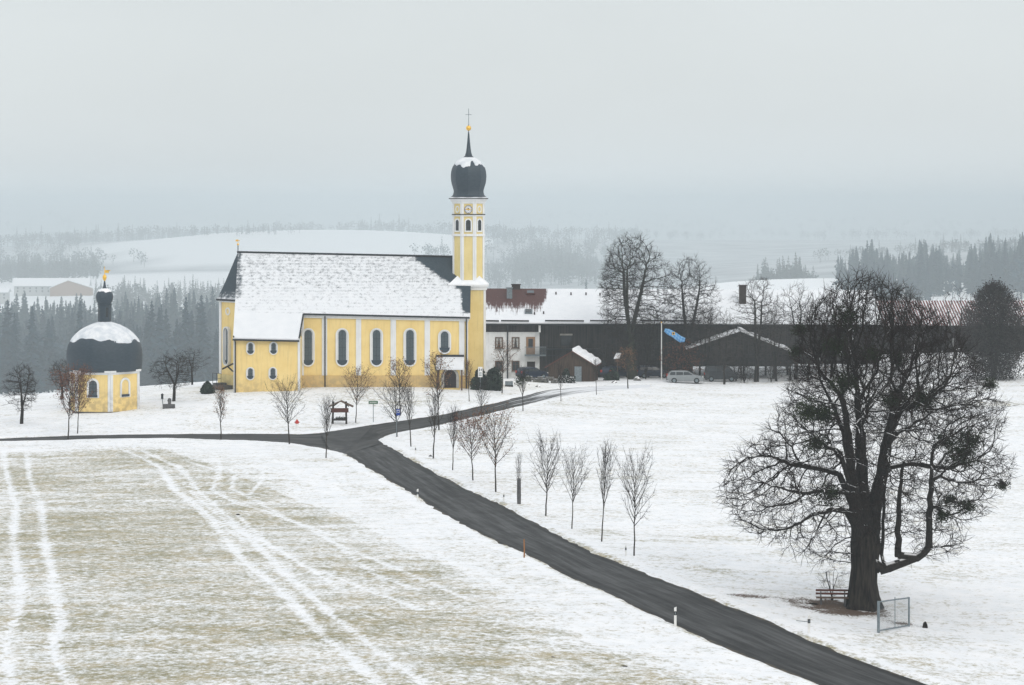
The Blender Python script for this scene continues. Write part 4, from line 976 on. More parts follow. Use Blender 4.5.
# ---------- the big tree in the foreground
tb=gp(862,608); TY=tb.y
def tp(px_,py_,dy=0.0): 
    Y=TY+dy; return np.array([X_(px_,TY)-tb.x, dy, Z_(py_,TY)-tb.z])
big=thing('mistletoe_tree','huge dark bare spreading tree with mistletoe clumps standing alone beside the road','tree',tb)
starts=[]; fixedr={}
def limb_path(pts,frm=None,n=6,r0=None,r1=None):
    """polyline of fixed nodes; pts = (px,py,dy)"""
    P=[tp(*p) for p in pts]; prev=frm; out=[]
    k0=0
    if frm is None: starts.append((P[0],-1)); prev=0; fixedr[0]=r0; k0=0
    tot=[0]
    for a,b in zip(P[:-1],P[1:]):
        L=np.linalg.norm(b-a); m=max(1,int(L/.42))
        for j in range(1,m+1): tot.append((a+(b-a)*j/m))
    m=len(tot)-1
    jr=random.Random(len(starts))
    for j in range(1,m+1):
        p=tot[j]+np.array([jr.gauss(0,.04),jr.gauss(0,.05),jr.gauss(0,.03)]); starts.append((p,prev)); prev=len(starts)-1; fixedr[prev]=r0+(r1-r0)*j/m; out.append(prev)
    return out
trunk=limb_path([(862,612,0),(863,590,0),(864,570,0),(865,556,0),(865,545,0)],None,r0=.78,r1=.62)
nt=len(starts)
c1=limb_path([(864,545,0),(864,520,0),(862,470,.2),(858,425,-.3),(857,395,.1)],trunk[-1],r0=.52,r1=.16)
l1=limb_path([(859,548,-.1),(855,510,-.3),(850,470,-.5),(845,425,-.8),(840,395,-.7)],trunk[-2],r0=.46,r1=.14)
l2=limb_path([(861,520,.2),(852,465,1.0),(848,440,1.4),(840,410,1.9)],c1[0],r0=.24,r1=.09)
r1_=limb_path([(870,552,0),(877,505,.4),(884,470,.6),(893,425,.9),(901,395,1.0)],trunk[-3],r0=.46,r1=.13)
r2=limb_path([(876,505,.4),(884,455,-1.2),(887,415,-1.7)],r1_[6],r0=.24,r1=.10)
lr=limb_path([(868,572,0),(880,569,-.3),(897,563,-.5),(915,556,-.7),(926,545,-.8),(927,520,-.8),(928,480,-.8),(930,450,-.9)],trunk[4],r0=.31,r1=.05)
v2=limb_path([(897,563,-.5),(896,530,-.5),(898,490,-.5),(902,460,-.5)],lr[4],r0=.22,r1=.08)
v3=limb_path([(882,569,-.3),(884,540,.6),(888,500,1.2),(893,460,1.8)],lr[1],r0=.10,r1=.03)
for pts,fr,a,b in (([(855,512,0),(830,508,-.9),(808,512,-1.4)],trunk[-1],.20,.09),
  ([(852,492,0),(820,488,-1.2),(795,490,-1.8)],c1[1],.18,.08),
  ([(848,478,.3),(818,468,.5),(795,467,.8)],l1[3],.16,.07),
  ([(845,455,-.5),(818,440,-1.6)],l1[5],.15,.07),
  ([(885,470,.6),(910,464,.2),(945,467,-.3)],r1_[9],.17,.07),
  ([(890,440,.7),(915,428,1.6)],r1_[12],.15,.08),
  ([(899,410,.9),(920,400,-1.0)],r1_[14],.13,.07),
  ([(928,470,-.8),(945,478,-1.3)],lr[-4],.10,.05),
  ([(928,500,-.8),(940,512,-.4)],lr[-7],.07,.03),
  ([(862,440,.1),(866,415,2.2)],c1[5],.18,.09),
  ([(858,430,0),(861,408,-2.3)],c1[6],.17,.09),
  ([(850,470,1.2),(838,448,3.0)],l2[2],.12,.06),
  ([(880,490,.5),(900,472,2.8)],r1_[7],.12,.06)):
    limb_path(pts,fr,r0=a,r1=b)
poly=[(716,487),(722,470),(740,450),(765,432),(778,418),(786,395),(797,375),(795,350),(797,325),(808,305),(826,292),(842,280),(860,274),(880,276),(896,286),(910,299),(934,311),(952,324),(968,343),(976,362),(984,384),(1003,404),(1004,430),(998,446),(1016,458),(1011,482),(992,494),(985,516),(966,524),(966,548),(948,556),(925,560),(905,540),(880,545),(850,560),(825,568),(800,556),(775,545),(756,538),(738,526),(722,505)]
pg=np.array(poly,float)
r=np.random.default_rng(5); Q=np.stack([r.uniform(712,1020,40000),r.uniform(270,575,40000)],1); Q=Q[inside(pg,Q[:,0],Q[:,1])]
dd=polydist(np.concatenate([pg,pg[:1]]),Q[:,0],Q[:,1])*TY/F
wd=np.minimum(6.2,1.0+dd*1.25)
dy=r.uniform(-1,1,len(Q))*wd
shell=r.random(len(Q))<np.clip(.45+.55*(np.abs(dy)/wd)**1.0+ (dd<2.0)*.5,0,1)*np.where(Q[:,1]<425,1.0,.55)
lowc=(Q[:,1]>505)&(np.abs(Q[:,0]-862)<85)&(r.random(len(Q))<.45)
gapm=(Q[:,1]>430)&(r.random(len(Q))<.30)
k=shell&~lowc&~gapm; Q,dy=Q[k],dy[k]
AT=np.stack([X_(Q[:,0],TY)-tb.x,dy,Z_(Q[:,1],TY)-tb.z],1)
N,par=colonize(starts,AT,.28,2.8,.40,iters=140,up=.05,seed=2,jit=.06,inert=.7)
N=straighten(N,par,len(starts),5)
rad=radii(N,par,.014,2.0)
for i,q in fixedr.items(): rad[i]=max(q,rad[i] if i>=nt else 0) if i>=nt else q
seg=np.arange(1,len(N)); p0,p1=N[par[seg]],N[seg]; r1a=rad[seg]; r0a=np.minimum(rad[par[seg]],r1a*1.25)
tr=seg<nt
# trunk: one knotty flaring column
mb=MB(); L=[]
zsN=[(0-.7,1.25),(0-.1,1.05),(.25,.90),(.7,.80),(1.4,.71),(2.2,.68),(2.9,.73),(3.4,.78),(3.9,.72),(4.3,.40)]
v=[];f=[];n=40
for i,(z,q) in enumerate(zsN):
    cx_=np.interp(z,[starts[j][0][2] for j in range(nt)],[starts[j][0][0] for j in range(nt)])
    for k in range(n):
        a=2*math.pi*k/n; fl=1+ (.16 if z<.6 else .07)*math.sin(5*a+1.2)+.05*math.sin(9*a+z*.8)+.04*math.sin(14*a+2*z); v.append((cx_+q*fl*math.cos(a),q*fl*math.sin(a),z))
for i in range(len(zsN)-1):
    for k in range(n): l=(k+1)%n; f.append((i*n+k,i*n+l,(i+1)*n+l,(i+1)*n+k))
f.append(tuple(range((len(zsN)-1)*n,len(zsN)*n)))
for bx,bz,br in ((.62,3.1,.36),(-.55,2.4,.30),(.5,2.3,.28),(-.6,3.7,.34)):
    pass
mb.add(v,f); mb.build('trunk',M['bark'],big,smooth=True)
fx_=(seg>=nt)&(r0a>=.09); 
me=tubes_mesh('limbs',p0[fx_],p1[fx_],r0a[fx_]*1.02,r1a[fx_],[M['limb'],M['limb']],.03); link('limbs',me,big)
rest=(seg>=nt)&(r0a<.09)
t0,t1,ta,tb_=add_twigs(N,par,rad,.030,2,.72,.0090,11,.10,1)
hz_=(N[:,2]-(Z_(470,TY)-tb.z))/(Z_(320,TY)-Z_(470,TY)); up_=np.where(np.random.default_rng(4).random(len(N))<np.clip(hz_,0,1)*.8,rad,9.0); u0,u1,ua,ub=add_twigs(N,par,up_,.03,1,.9,.0075,12,.14,1); t0+=u0; t1+=u1; ta+=ua; tb_+=ub
me=tubes_mesh('crown',np.concatenate([p0[rest],np.array(t0)]),np.concatenate([p1[rest],np.array(t1)]),np.concatenate([r0a[rest],ta]),np.concatenate([r1a[rest],tb_]),[M['limb'],M['twig']],.022); link('crown',me,big)
print('big tree nodes',len(N),'twigs',len(t0))
for k,(a,b,d,s) in enumerate([(826,492,-1,.65),(805,408,-2,.75),(822,412,-1.5,.55),(812,441,-1.5,.6),(798,352,1,.30),(958,452,-1,.85),(968,438,-.5,.60),(944,440,0,.5),(916,395,-1.5,.6),(928,405,1,.5),(846,318,0,.7),(832,345,-1,.6),(884,398,-2,.5),(990,385,0,.35),(1002,485,0,.28),(965,505,-.4,.45),(940,515,-.5,.4),(905,400,2,.5),(868,352,-2,.45),(838,380,-2.5,.6),(800,330,.5,.3),(950,500,0,.35),(900,360,1,.45)]):
    c=tp(a,b,d); rr_=np.random.default_rng(100+k); n=int(620*s*s+60); dirs=rr_.normal(0,1,(n,3)); dirs/=np.linalg.norm(dirs,axis=1)[:,None]; lob_=1+.2*np.sin(dirs[:,:1]*4+k)*np.cos(dirs[:,2:]*5+k*2); pts=dirs*(rr_.random((n,1))**.6)*lob_*s*np.array([1.25,1.0,.95])
    V,Fc=leaf_cloud(pts,.062,4,.09,200+k); me=fastmesh('mistletoe',V,Fc,False); me.materials.append(M['mistletoe']); link('mistletoe',me,big,tuple(c))
    
# ---------- a generic broad bare tree
def bare_tree_mesh(seed,h,w,clear,shape='oval',tip=.012,dens=520,step=.28,trunk_r=.22,stems=1,up=.05,twign=2,twigl=.55,snow=False,trunkmat='bark',lean=0.0,twigmat='twig'):
    r=np.random.default_rng(seed); st=[]; nodes=max(3,int(clear/.35))
    for i in range(nodes+1):
        t=i/nodes; st.append((np.array([math.sin(t*3+seed)*.06*h*.1+lean*t,math.cos(t*2+seed)*.05*h*.1,clear*t]),i-1))
    ntk=len(st); top=len(st)-1
    for s in range(stems):
        a=2*math.pi*s/stems+seed; m=int((h*.62-clear*.4)/.35); prev=top; b=st[top][0]
        for j in range(1,m+1):
            t=j/m; p=b+np.array([math.cos(a)*w*.17*t*(stems>1)+math.sin(4*t+s+seed)*.10*w*.2,math.sin(a)*w*.17*t*(stems>1),(h*.72-clear)*t]); st.append((p,prev)); prev=len(st)-1
    n=dens*3; P=r.uniform(-1,1,(n*3,3)); 
    if shape=='oval': k=(P**2).sum(1)<1
    elif shape=='top': k=(P[:,0]**2+P[:,1]**2<(1-np.clip(P[:,2],-1,1)**2*.8)*np.clip(.55+.45*P[:,2]+.35,0.2,1)**2)
    else: k=(P[:,0]**2+P[:,1]**2)<np.clip((1-np.abs(P[:,2])**2.2),0,1)
    P=P[k][:dens]; lob=1+.22*np.sin(np.arctan2(P[:,1],P[:,0])*3+seed)*(P[:,2]<.6)
    zc=(h*.97+clear*.75)/2; hz=(h*.97-clear*.75)/2
    A=np.stack([P[:,0]*w/2*lob+lean,P[:,1]*w/2*lob,zc+P[:,2]*hz],1)
    N,par=colonize(st,A,step,max(1.5,w*.22),step*1.25,iters=90,up=up,seed=seed,jit=.06,inert=.6)
    N=straighten(N,par,len(st),4)
    rad=radii(N,par,tip,2.2); sc_=trunk_r/rad[0]
    rad=np.where(rad>tip*1.6,rad*(1+(sc_-1)*np.clip((rad-tip)/(rad[0]-tip+1e-6),0,1)),rad)
    rad[:ntk]=np.linspace(trunk_r*1.15,trunk_r*.9,ntk)
    seg=np.arange(1,len(N)); p0,p1=N[par[seg]],N[seg]; r1a=rad[seg]; r0a=np.minimum(rad[par[seg]],r1a*1.3); tr=seg<ntk
    a=tubes_mesh('trunk',p0[tr],p1[tr],rad[par[seg]][tr],r1a[tr],[M[trunkmat]],.001)
    t0,t1,ta,tb_=add_twigs(N,par,rad,tip*1.7,twign,twigl,tip*.62,seed+5,.2,1)
    b=tubes_mesh('crown',np.concatenate([p0[~tr],np.array(t0)]),np.concatenate([p1[~tr],np.array(t1)]),np.concatenate([r0a[~tr],ta]),np.concatenate([r1a[~tr],tb_]),[M['limb'] if snow else M[trunkmat],M[twigmat]],tip*2.2)
    return a,b,N[np.setdiff1d(np.arange(len(N)),par)]
def place_tree(name,label,cat,pos,meshes,h_scale=1.0,rz=0,group=None,leaves=None,w_scale=None):
    t=thing(name,label,cat,(pos.x,pos.y,pos.z-.05),group,rz); w=w_scale or h_scale; t.scale=(w,w,h_scale)
    link('trunk',meshes[0],t); link('crown',meshes[1],t)
    if leaves is not None: link('withered_leaves',leaves,t)
    return t
FT='bare trees round the farmyard'
def ft(px_,base,top,wpx,Y,seed,label,**k):
    p=Vector((X_(px_,Y),Y,0)); p.z=min(ground(p.x,Y),Z_(base,Y)) ; h=Z_(top,Y)-p.z; w=wpx*Y/F
    th=k.pop('thick',0); k.setdefault('twigmat','twiggrey'); m=bare_tree_mesh(seed,h,w,**k); lv=None
    if th:
        q=np.random.default_rng(3); th_=q.uniform(0,6.283,4600); ra_=q.random(4600)**.42; zz_=q.random(4600); wz=w*.52*np.clip(.82+.5*zz_-1.18*zz_**4.5,.10,1)*(1+.10*np.sin(th_*3+zz_*9)+.08*np.sin(th_*7+zz_*17)); u=np.stack([ra_*np.cos(th_)*wz,ra_*np.sin(th_)*wz,.1+zz_*h*.98],1)
        V,Fc=leaf_cloud(np.concatenate([m[2],u]),.11,5,.36,seed); lv=fastmesh('dense_twigs',V,Fc,False); lv.materials.append(M['twig'])
    t=place_tree('bare_tree',label,'tree',p,m,group=FT)
    if lv: link('foliage',lv,t)
    return t
ft(632,379,228,74,291,21,'tallest bare tree of the farmyard with three rising stems and a mossy trunk',clear=4.2,stems=3,tip=.017,dens=2600,trunk_r=.62,trunkmat='barkgreen',shape='oval',step=.34,twigl=.75,twign=3,twigmat='twig')
ft(690,380,250,52,296,22,'second tallest bare tree with a rounded crown right of the flagpole',clear=4.0,stems=2,tip=.016,dens=1700,trunk_r=.40,trunkmat='bark',step=.34,twigl=.75,twign=3,twigmat='twig')
ft(757,382,272,50,288,23,'upright bare tree in front of the carport gable',clear=2.6,stems=2,tip=.015,dens=1300,trunk_r=.30,up=.15,step=.32,twigl=.7,shape='barrel')
ft(796,384,280,46,292,24,'slim bare tree at the right corner of the carport',clear=3.0,stems=2,tip=.015,dens=1000,trunk_r=.22,up=.12,step=.32,twigl=.7)
ft(716,378,305,46,298,25,'low twiggy bare tree behind the carport left slope',clear=2.0,stems=2,tip=.015,dens=800,trunk_r=.2,step=.32)
ft(724,383,322,40,284,26,'small thin bare tree beside the dark parked car',clear=1.6,stems=2,tip=.013,dens=320,trunk_r=.14,step=.3)
ft(606,378,328,36,296,27,'low bare bush-like tree between shed and tallest tree',clear=1.4,stems=2,tip=.013,dens=260,trunk_r=.12,step=.3)
ft(648,378,300,36,298,28,'dark bare tree right behind the tallest farmyard tree',clear=2.5,stems=2,tip=.015,dens=420,trunk_r=.2,step=.32)
ft(900,384,276,60,310,30,'bare tree behind the huge mistletoe tree near the striped barn',clear=3.0,stems=3,tip=.016,dens=1200,trunk_r=.3,step=.34)
ft(955,384,282,40,322,31,'thin bare tree left of the dense dark tree',clear=3.0,stems=2,tip=.016,dens=360,trunk_r=.22,step=.34)
ft(994,383,283,60,289,29,'very dense dark rounded tree at the right edge by the field',clear=.5,stems=4,tip=.022,dens=3000,trunk_r=.3,step=.30,twign=3,twigl=.8,shape='barrel',thick=1)
ft(706,384,302,44,291,32,'greyish bare tree overlapping the left half of the carport gable',clear=1.6,stems=3,tip=.014,dens=620,trunk_r=.16,step=.3)
ft(776,385,300,42,289,33,'greyish bare tree overlapping the right half of the carport gable',clear=1.5,stems=3,tip=.014,dens=620,trunk_r=.16,step=.3)
ft(826,385,290,44,291,34,'bare tree between the carport and the huge mistletoe tree',clear=1.8,stems=3,tip=.014,dens=620,trunk_r=.18,step=.3)
# russet bush by the silver car
def bush(name,label,px_,base,top,wpx,Y,seed,leafm=None,nleaf=3,dens=260,size=.10,tip=.012):
    p=Vector((X_(px_,Y),Y,0)); p.z=min(ground(p.x,Y),Z_(base,Y)); h=Z_(top,Y)-p.z; w=wpx*Y/F
    m=bare_tree_mesh(seed,h,w,clear=.35,stems=4,tip=tip,dens=dens,trunk_r=.07,step=.24,twigl=.4)
    t=place_tree(name,label,'bush',p,m)
    if leafm:
        V,Fc=leaf_cloud(m[2],size,nleaf,.18,seed); me=fastmesh('leaves',V,Fc,False); me.materials.append(M[leafm]); link('leaves',me,t)
    return t
bush('russet_bush','russet bush with withered leaves above the silver car',681,382,336,42,288.5,41,'leafbrown',5,520,.09)
bush('bare_bush','tangled bare bush at the foot of the upright tree by the carport',771,384,358,26,287,42)
bush('bare_bush','tangled bare bush right of the dark parked car',744,385,362,30,286,43)
bush('bare_bush','low reddish bare bush at the far right of the carport',808,386,345,44,288,44,'leafbrown',2,420,.08)
bush('bare_bush','thin bare shrub sprouting at the foot of the huge tree behind the bench',832,602,560,36,TY+1.6,45,dens=120,tip=.007)
bush('bare_bush','dark twiggy bush between the flagpole and the russet bush',667,381,344,22,290,46,dens=360)
bush('bare_bush','dark twiggy bush under the tallest farmyard tree on its right',646,380,338,26,290.5,47,dens=420)
bush('bare_bush','twiggy bush in front of the middle of the carport',736,384,346,34,289,48,dens=420)
bush('bare_bush','dark twiggy bush near the right corner post of the carport',790,385,350,34,289.5,49,dens=420)
bush('bare_bush','thin twiggy bush leaning on the barn wall right of the shed',588,380,340,22,296.5,50,dens=260)
# leafy evergreen shrub by the tower
def evergreen(name,label,px_,base,top,wpx,Y,seed,shape='round',n=2600,snow=.0,depth=None):
    p=Vector((X_(px_,Y),Y,0)); p.z=min(ground(p.x,Y),Z_(base,Y)); h=Z_(top,Y)-p.z; w=wpx*Y/F
    t=thing(name,label,'shrub',(p.x,p.y,p.z-.1)); r=np.random.default_rng(seed)
    d=r.normal(0,1,(n,3)); d/=np.linalg.norm(d,axis=1)[:,None]; q=d*(r.random((n,1))**.28)
    if shape=='round':
        nb_=13; cx=r.uniform(-1,1,nb_); cz=r.uniform(.05,.62,nb_)*(1-.45*cx**2); cyy=r.uniform(-.5,.5,nb_); rb=r.uniform(.26,.40,nb_); k_=r.integers(0,nb_,len(q)); dd_=(depth or w/2)
        P=np.stack([(cx[k_]*.72+q[:,0]*rb[k_]*.85)*w/2,(cyy[k_]+q[:,1]*rb[k_])*dd_,np.abs(cz[k_]+q[:,2]*rb[k_])*h],1)
    else:
        z=(q[:,2]+1)/2; P=np.stack([q[:,0]*w/2*(1.15-z*.95),q[:,1]*w/2*(1.15-z*.95),z*h],1)
    P=P[P[:,2]>.03]
    V,Fc=leaf_cloud(P,.13,3,.05,seed); me=fastmesh('foliage',V,Fc,False); me.materials.append(M['evergreen']); link('foliage',me,t)
    mb=MB()
    for k in range(5): a=k*1.3; mb.tube([(0,0,-.2),(math.cos(a)*w*.15,math.sin(a)*w*.12,h*.35),(math.cos(a)*w*.25,math.sin(a)*w*.2,h*.6)],[.07,.05,.02],5)
    mb.build('stem',M['bark'],t); return t
evergreen('evergreen_shrub','big dark evergreen shrub against the foot of the church tower',488,387,362.5,36,263.6,51,n=4200,depth=1.2)
evergreen('cone_shrub','small dark cone-shaped evergreen beside the choir stair',207.5,394,380.5,17,261,52,'cone',1600)
evergreen('snowy_conifer','little snow dusted conifer in front of the wooden shed',566,384,367.5,13,280,53,'cone',700)
evergreen('evergreen_shrub','dark rounded evergreen at the left of the tallest farmyard tree trunk',611,379,366,17,287,54,n=1000)

# orchard trees on the left
def ot(px_,base,top,wpx,seed,label,Y=None,**k):
    p=gp(px_,base) if Y is None else Vector((X_(px_,Y),Y,ground(X_(px_,Y),Y))); h=Z_(top,p.y)-p.z; w=wpx*p.y/F
    return place_tree('orchard_tree',label,'tree',p,bare_tree_mesh(seed,h,w,**k),group='old orchard trees by the chapel')
ot(22,424,361,34,61,'crooked bare orchard tree near the left edge of the photo',clear=1.6,stems=3,tip=.014,dens=800,trunk_r=.17,step=.24,trunkmat='bark')
ot(174,401,350,46,62,'bare orchard tree between chapel and church',clear=1.5,stems=3,tip=.013,dens=620,trunk_r=.17,step=.24)
ot(62,0,358,26,63,'bare orchard tree half hidden behind the chapel',Y=275,clear=1.8,stems=3,tip=.014,dens=600,trunk_r=.15,step=.24)
ot(192,0,345,30,64,'thin hazy bare tree in the meadow edge left of the choir',Y=296,clear=2,stems=2,tip=.013,dens=200,trunk_r=.12,step=.3)

# ---------- young roadside trees: a straight stem with rising side branches
def young_mesh(seed,h=6.0,w=3.0,clear=.36,style='fan',nb=22,tr=.078):
    r=np.random.default_rng(seed); S=[]; T=[]
    pts=[np.array([math.sin(i*.9+seed)*.025*(i>2),math.cos(i*1.1+seed)*.025*(i>2),h*.93*i/16]) for i in range(17)]
    for i in range(16):
        q0=tr*(1-.88*i/16); q1=tr*(1-.88*(i+1)/16); (T if (i+1)/16<=clear+.05 else S).append((pts[i],pts[i+1],q0,q1))
    def branch(p,d,L,rad,lev,up):
        n=5 if lev==1 else 3; q=p
        for j in range(n):
            d=d+np.array([0,0,up])+r.normal(0,.09,3); d/=np.linalg.norm(d); e=q+d*L/n; a=rad*(1-.75*j/n); S.append((q,e,a,rad*(1-.75*(j+1)/n)))
            if lev<3 and j>=(1 if lev==1 else 0):
                for _ in range(2 if lev==1 else 1):
                    s=d+r.normal(0,.6,3); s/=np.linalg.norm(s); branch(e,s,L*(.42 if lev==1 else .45)*r.uniform(.6,1.1)*(1-.35*j/n),max(rad*.5,.009),lev+1,up*.9)
            q=e
        tips.append(q)
    tips=[]
    for k in range(nb):
        t=clear+(.90-clear)*(k+.5)/nb; z=h*t; az=k*2.4+seed; u=(t-clear)/(1-clear)
        p=np.array([np.interp(z,[q[2] for q in pts],[q[0] for q in pts]),np.interp(z,[q[2] for q in pts],[q[1] for q in pts]),z])
        if style=='fan': prof=math.sin(math.pi*min(1,(u*.80+.22)))**.8; tilt=.75-.25*u; up=.10
        elif style=='tall': prof=.75*math.sin(math.pi*min(1,u*.72+.26)); tilt=.5-.15*u; up=.16
        else: prof=math.sin(math.pi*min(1,u*.75+.25)); tilt=.85-.3*u; up=.09
        d=np.array([math.cos(az)*math.sin(tilt),math.sin(az)*math.sin(tilt),math.cos(tilt)])
        branch(p,d,(w/2)/math.sin(tilt+.05)*prof*r.uniform(.9,1.2)*1.12,.034*(1-.5*u),1,up)
    A=lambda L:[np.array([x[i] for x in L]) for i in range(4)]
    a=tubes_mesh('trunk',*A(T),[M['barklight']],.001); b=tubes_mesh('crown',*A(S),[M['barklight'],M['twig']],.018)
    return a,b,np.array(tips)
YM=[young_mesh(301,6,3.3,.33,'round',28),young_mesh(302,6,2.7,.36,'tall',24),young_mesh(303,6,3.6,.36,'round',28),young_mesh(304,6,2.3,.34,'tall',20),young_mesh(305,6,3.3,.30,'fan',30),young_mesh(306,6,2.6,.40,'round',22)]
def leafmesh(k,n,size,seed,mat):
    V,Fc=leaf_cloud(YM[k][2],size,n,.12,seed); me=fastmesh('withered_leaves',V,Fc,False); me.materials.append(M[mat]); return me
LV={('a',k):leafmesh(k,2,.075,400+k,'leafbrown') for k in (0,2,4)}
LV.update({('b',k):leafmesh(k,1,.07,420+k,'leaftan') for k in (0,1,2,3,4,5)})
YW=[3.0,2.6,3.4,2.2,3.0,2.4]
# base px, base py, top py, width px, variant, leaves, label
YT=[(68,439.5,379,30,0,'a','young tree with red-brown withered leaves before the chapel, left of its pair'),
(77.5,434.6,378,25,2,'a','young tree with red-brown withered leaves before the chapel, right of its pair'),
(221,440,391,19,3,'b','narrow young tree with a few tan leaves by the lane below the choir'),
(289.5,445,387,31,0,None,'fan-crowned bare young tree by the lane below the sacristy annex'),
(326,458.5,404,23,1,None,'bare young tree standing in front of the roofed information board'),
(355.6,423,376,28,2,'b','tan-leaved young tree directly behind the roofed information board'),
(400.3,416,364,25,5,'b','tall tan-twigged young tree on the far side of the church lane'),
(397,437.5,390,31,4,None,'bare young tree carrying the blue sign at the lane fork'),
(411,447.3,390,22,1,None,'slim bare young tree just right of the one with the blue sign'),
(439,430,361,26,5,'b','tallest tan-twigged young tree in front of the church porch'),
(433.2,459.5,398,24,3,None,'third bare young tree down the row from the lane fork'),
(452.6,471.3,414,22,1,None,'fourth bare young tree down the row, beside the red-leaved one'),
(473,481,425,33,2,'a','round young tree full of red withered leaves in the roadside row'),
(495.8,493,420,34,0,'b','broad young tree right of the red-leaved one in the roadside row'),
(545.7,517,447,32,4,None,'rounded bare young tree right of the trunk guard in the roadside row'),
(571.8,529.5,460,29,2,None,'bare young tree forking low, third from the lower end of the roadside row'),
(601.6,542,454,27,1,None,'narrow upright bare young tree, second from the lower end of the roadside row'),
(634,557,463,34,0,None,'largest bare young tree at the lower end of the roadside row'),
(469.3,402,364,12,3,'b','thin young tree close to the right of the church porch'),
(481.2,421,384,17,4,None,'small bare young tree below the white sign on the church lane'),
(502,393.5,346,20,5,'b','tan-leaved young tree in front of the white farmhouse wall'),
(523,411.5,372,19,1,None,'bare young tree with dark bundle on top beside the church lane'),
(561,402,366,12,3,None,'very thin young tree in front of the wooden shed'),
(596.5,395,362,11,3,None,'very thin young tree at the right of the wooden shed'),
(628,388.5,352,20,5,'b','thin tan-leaved young tree before the tallest farmyard tree')]
YG='young roadside trees'
for i,(a,b,top,wp,k,lv,lab) in enumerate(YT):
    p=gp(a,b); h=(Z_(top,p.y)-p.z)/6.0; w=wp*p.y/F/YW[k]
    t=place_tree('young_tree',lab,'tree',p,YM[k],h,rz=i*1.9,group=YG,leaves=LV.get((lv,k)) if lv else None,w_scale=w)
    t.rotation_euler=(.05*math.sin(i*2.3),.05*math.cos(i*3.1),i*1.9)
    if 'dark bundle' in lab:
        V,Fc=leaf_cloud(np.random.default_rng(9).normal(0,1,(60,3))*np.array([.45,.45,.4])+np.array([.2,0,4.8]),.16,3,.1,77); me=fastmesh('leaf_bundle',V,Fc,False); me.materials.append(M['mistletoe']); link('leaf_bundle',me,t)
p=gp(519,504.5); t=place_tree('young_tree','little sapling rising out of a dark trunk guard in the roadside row','tree',p,YM[3],(Z_(458,p.y)-p.z)/6,rz=1,group=YG,w_scale=.35)
mb=MB(); mb.lathe([(.14,0),(.15,.8),(.14,1.75),(.12,1.9)],(0,0,0),12); g_=tag(mb.build('trunk_guard',M['darkstone'],loc=p),'dark brown guard sleeve round the sapling trunk in the roadside row','tree guard')

# ================================================================== FAR WOODS
def spruce_arrays(seed,h=30.0,w=10.5,nb=120):
    r=np.random.default_rng(seed); V=[];Fc=[]
    def quad(a,b,c,d): k=len(V); V.extend([a,b,c,d]); Fc.append((k,k+1,k+2,k+3))
    for k in range(4):
        a=k*math.pi/2; b=a+math.pi/2; quad((.35*math.cos(a),.35*math.sin(a),-2),(.35*math.cos(b),.35*math.sin(b),-2),(.06*math.cos(b),.06*math.sin(b),h*.97),(.06*math.cos(a),.06*math.sin(a),h*.97))
    wob=r.uniform(0,6.28)
    for i in range(nb):
        t=((i+.5)/nb)**.85; t=min(.985,max(.03,t+r.normal(0,.012))); z=h*(.06+.93*t); a=i*2.39996+r.uniform(-.3,.3)
        L=(w/2*(1-t)**.8+.25)*r.uniform(.6,1.2)*(1+.12*math.sin(a*2+wob)); s=L*.22+.28; dz=L*r.uniform(.15,.5)-L*.2*(t>.8)
        c,sn=math.cos(a),math.sin(a); hx=h*.022
        quad((0,0,z+hx),(c*L*.6-sn*s,sn*L*.6+c*s,z-dz*.4-r.uniform(0,.5)),(c*L,sn*L,z-dz),(c*L*.55+sn*s,sn*L*.55-c*s,z-dz*.4-r.uniform(0,.5)))
        quad((0,0,z-hx),(c*L*.5,sn*L*.5,z-dz*.3+.25),(c*L*.9,sn*L*.9,z-dz*.85),(c*L*.45,sn*L*.45,z-dz*.3-L*.22-.3))
    return np.array(V),np.array(Fc)
def broad_arrays(seed,h=22.0,w=13.0,n=90):
    r=np.random.default_rng(seed); V=[];Fc=[]
    d=r.normal(0,1,(n,3)); d/=np.linalg.norm(d,axis=1)[:,None]; P=d*(r.random((n,1))**.4)*np.array([w/2,w/2,h*.36])+np.array([0,0,h*.62])
    for p in P:
        u=r.normal(0,1,3); u/=np.linalg.norm(u); q=np.cross(u,r.normal(0,1,3)); q/=np.linalg.norm(q); s=w*.10; k=len(V); V.extend([p-u*s,p-q*s*.8,p+u*s,p+q*s*.8]); Fc.append((k,k+1,k+2,k+3))
    for k in range(3):
        a=k*2.1; b=a+2.1; m=len(V); V.extend([(.4*math.cos(a),.4*math.sin(a),-1),(.4*math.cos(b),.4*math.sin(b),-1),(.2*math.cos(b),.2*math.sin(b),h*.6),(.2*math.cos(a),.2*math.sin(a),h*.6)]); Fc.append((m,m+1,m+2,m+3))
    return np.array(V),np.array(Fc)
SP=[spruce_arrays(s) for s in range(6)]; BR=[broad_arrays(s) for s in range(4)]
SPl=[spruce_arrays(20+s,nb=40) for s in range(3)]; BRl=[broad_arrays(20+s,n=34) for s in range(3)]
def wood(name,label,pts,kinds,mat,seed):
    r=np.random.default_rng(seed); V=[];Fc=[];off=0
    P=np.array(pts); z=ground_arr(P[:,0],P[:,1])
    for (x,y),zz_,(kd,hs) in zip(P,z,kinds):
        v,f=kd[r.integers(len(kd))]; a=r.uniform(0,6.28); c,s=math.cos(a),math.sin(a); k=hs*r.uniform(.78,1.15); kw=k*r.uniform(.85,1.15)
        q=np.stack([(v[:,0]*c-v[:,1]*s)*kw+x,(v[:,0]*s+v[:,1]*c)*kw+y,v[:,2]*k+zz_],1); V.append(q); Fc.append(f+off); off+=len(v)
    me=fastmesh(name,np.concatenate(V),np.concatenate(Fc),False); me.materials.append(mat); return tag(link(name,me),label,'wood',kind='stuff')
r=np.random.default_rng(31)
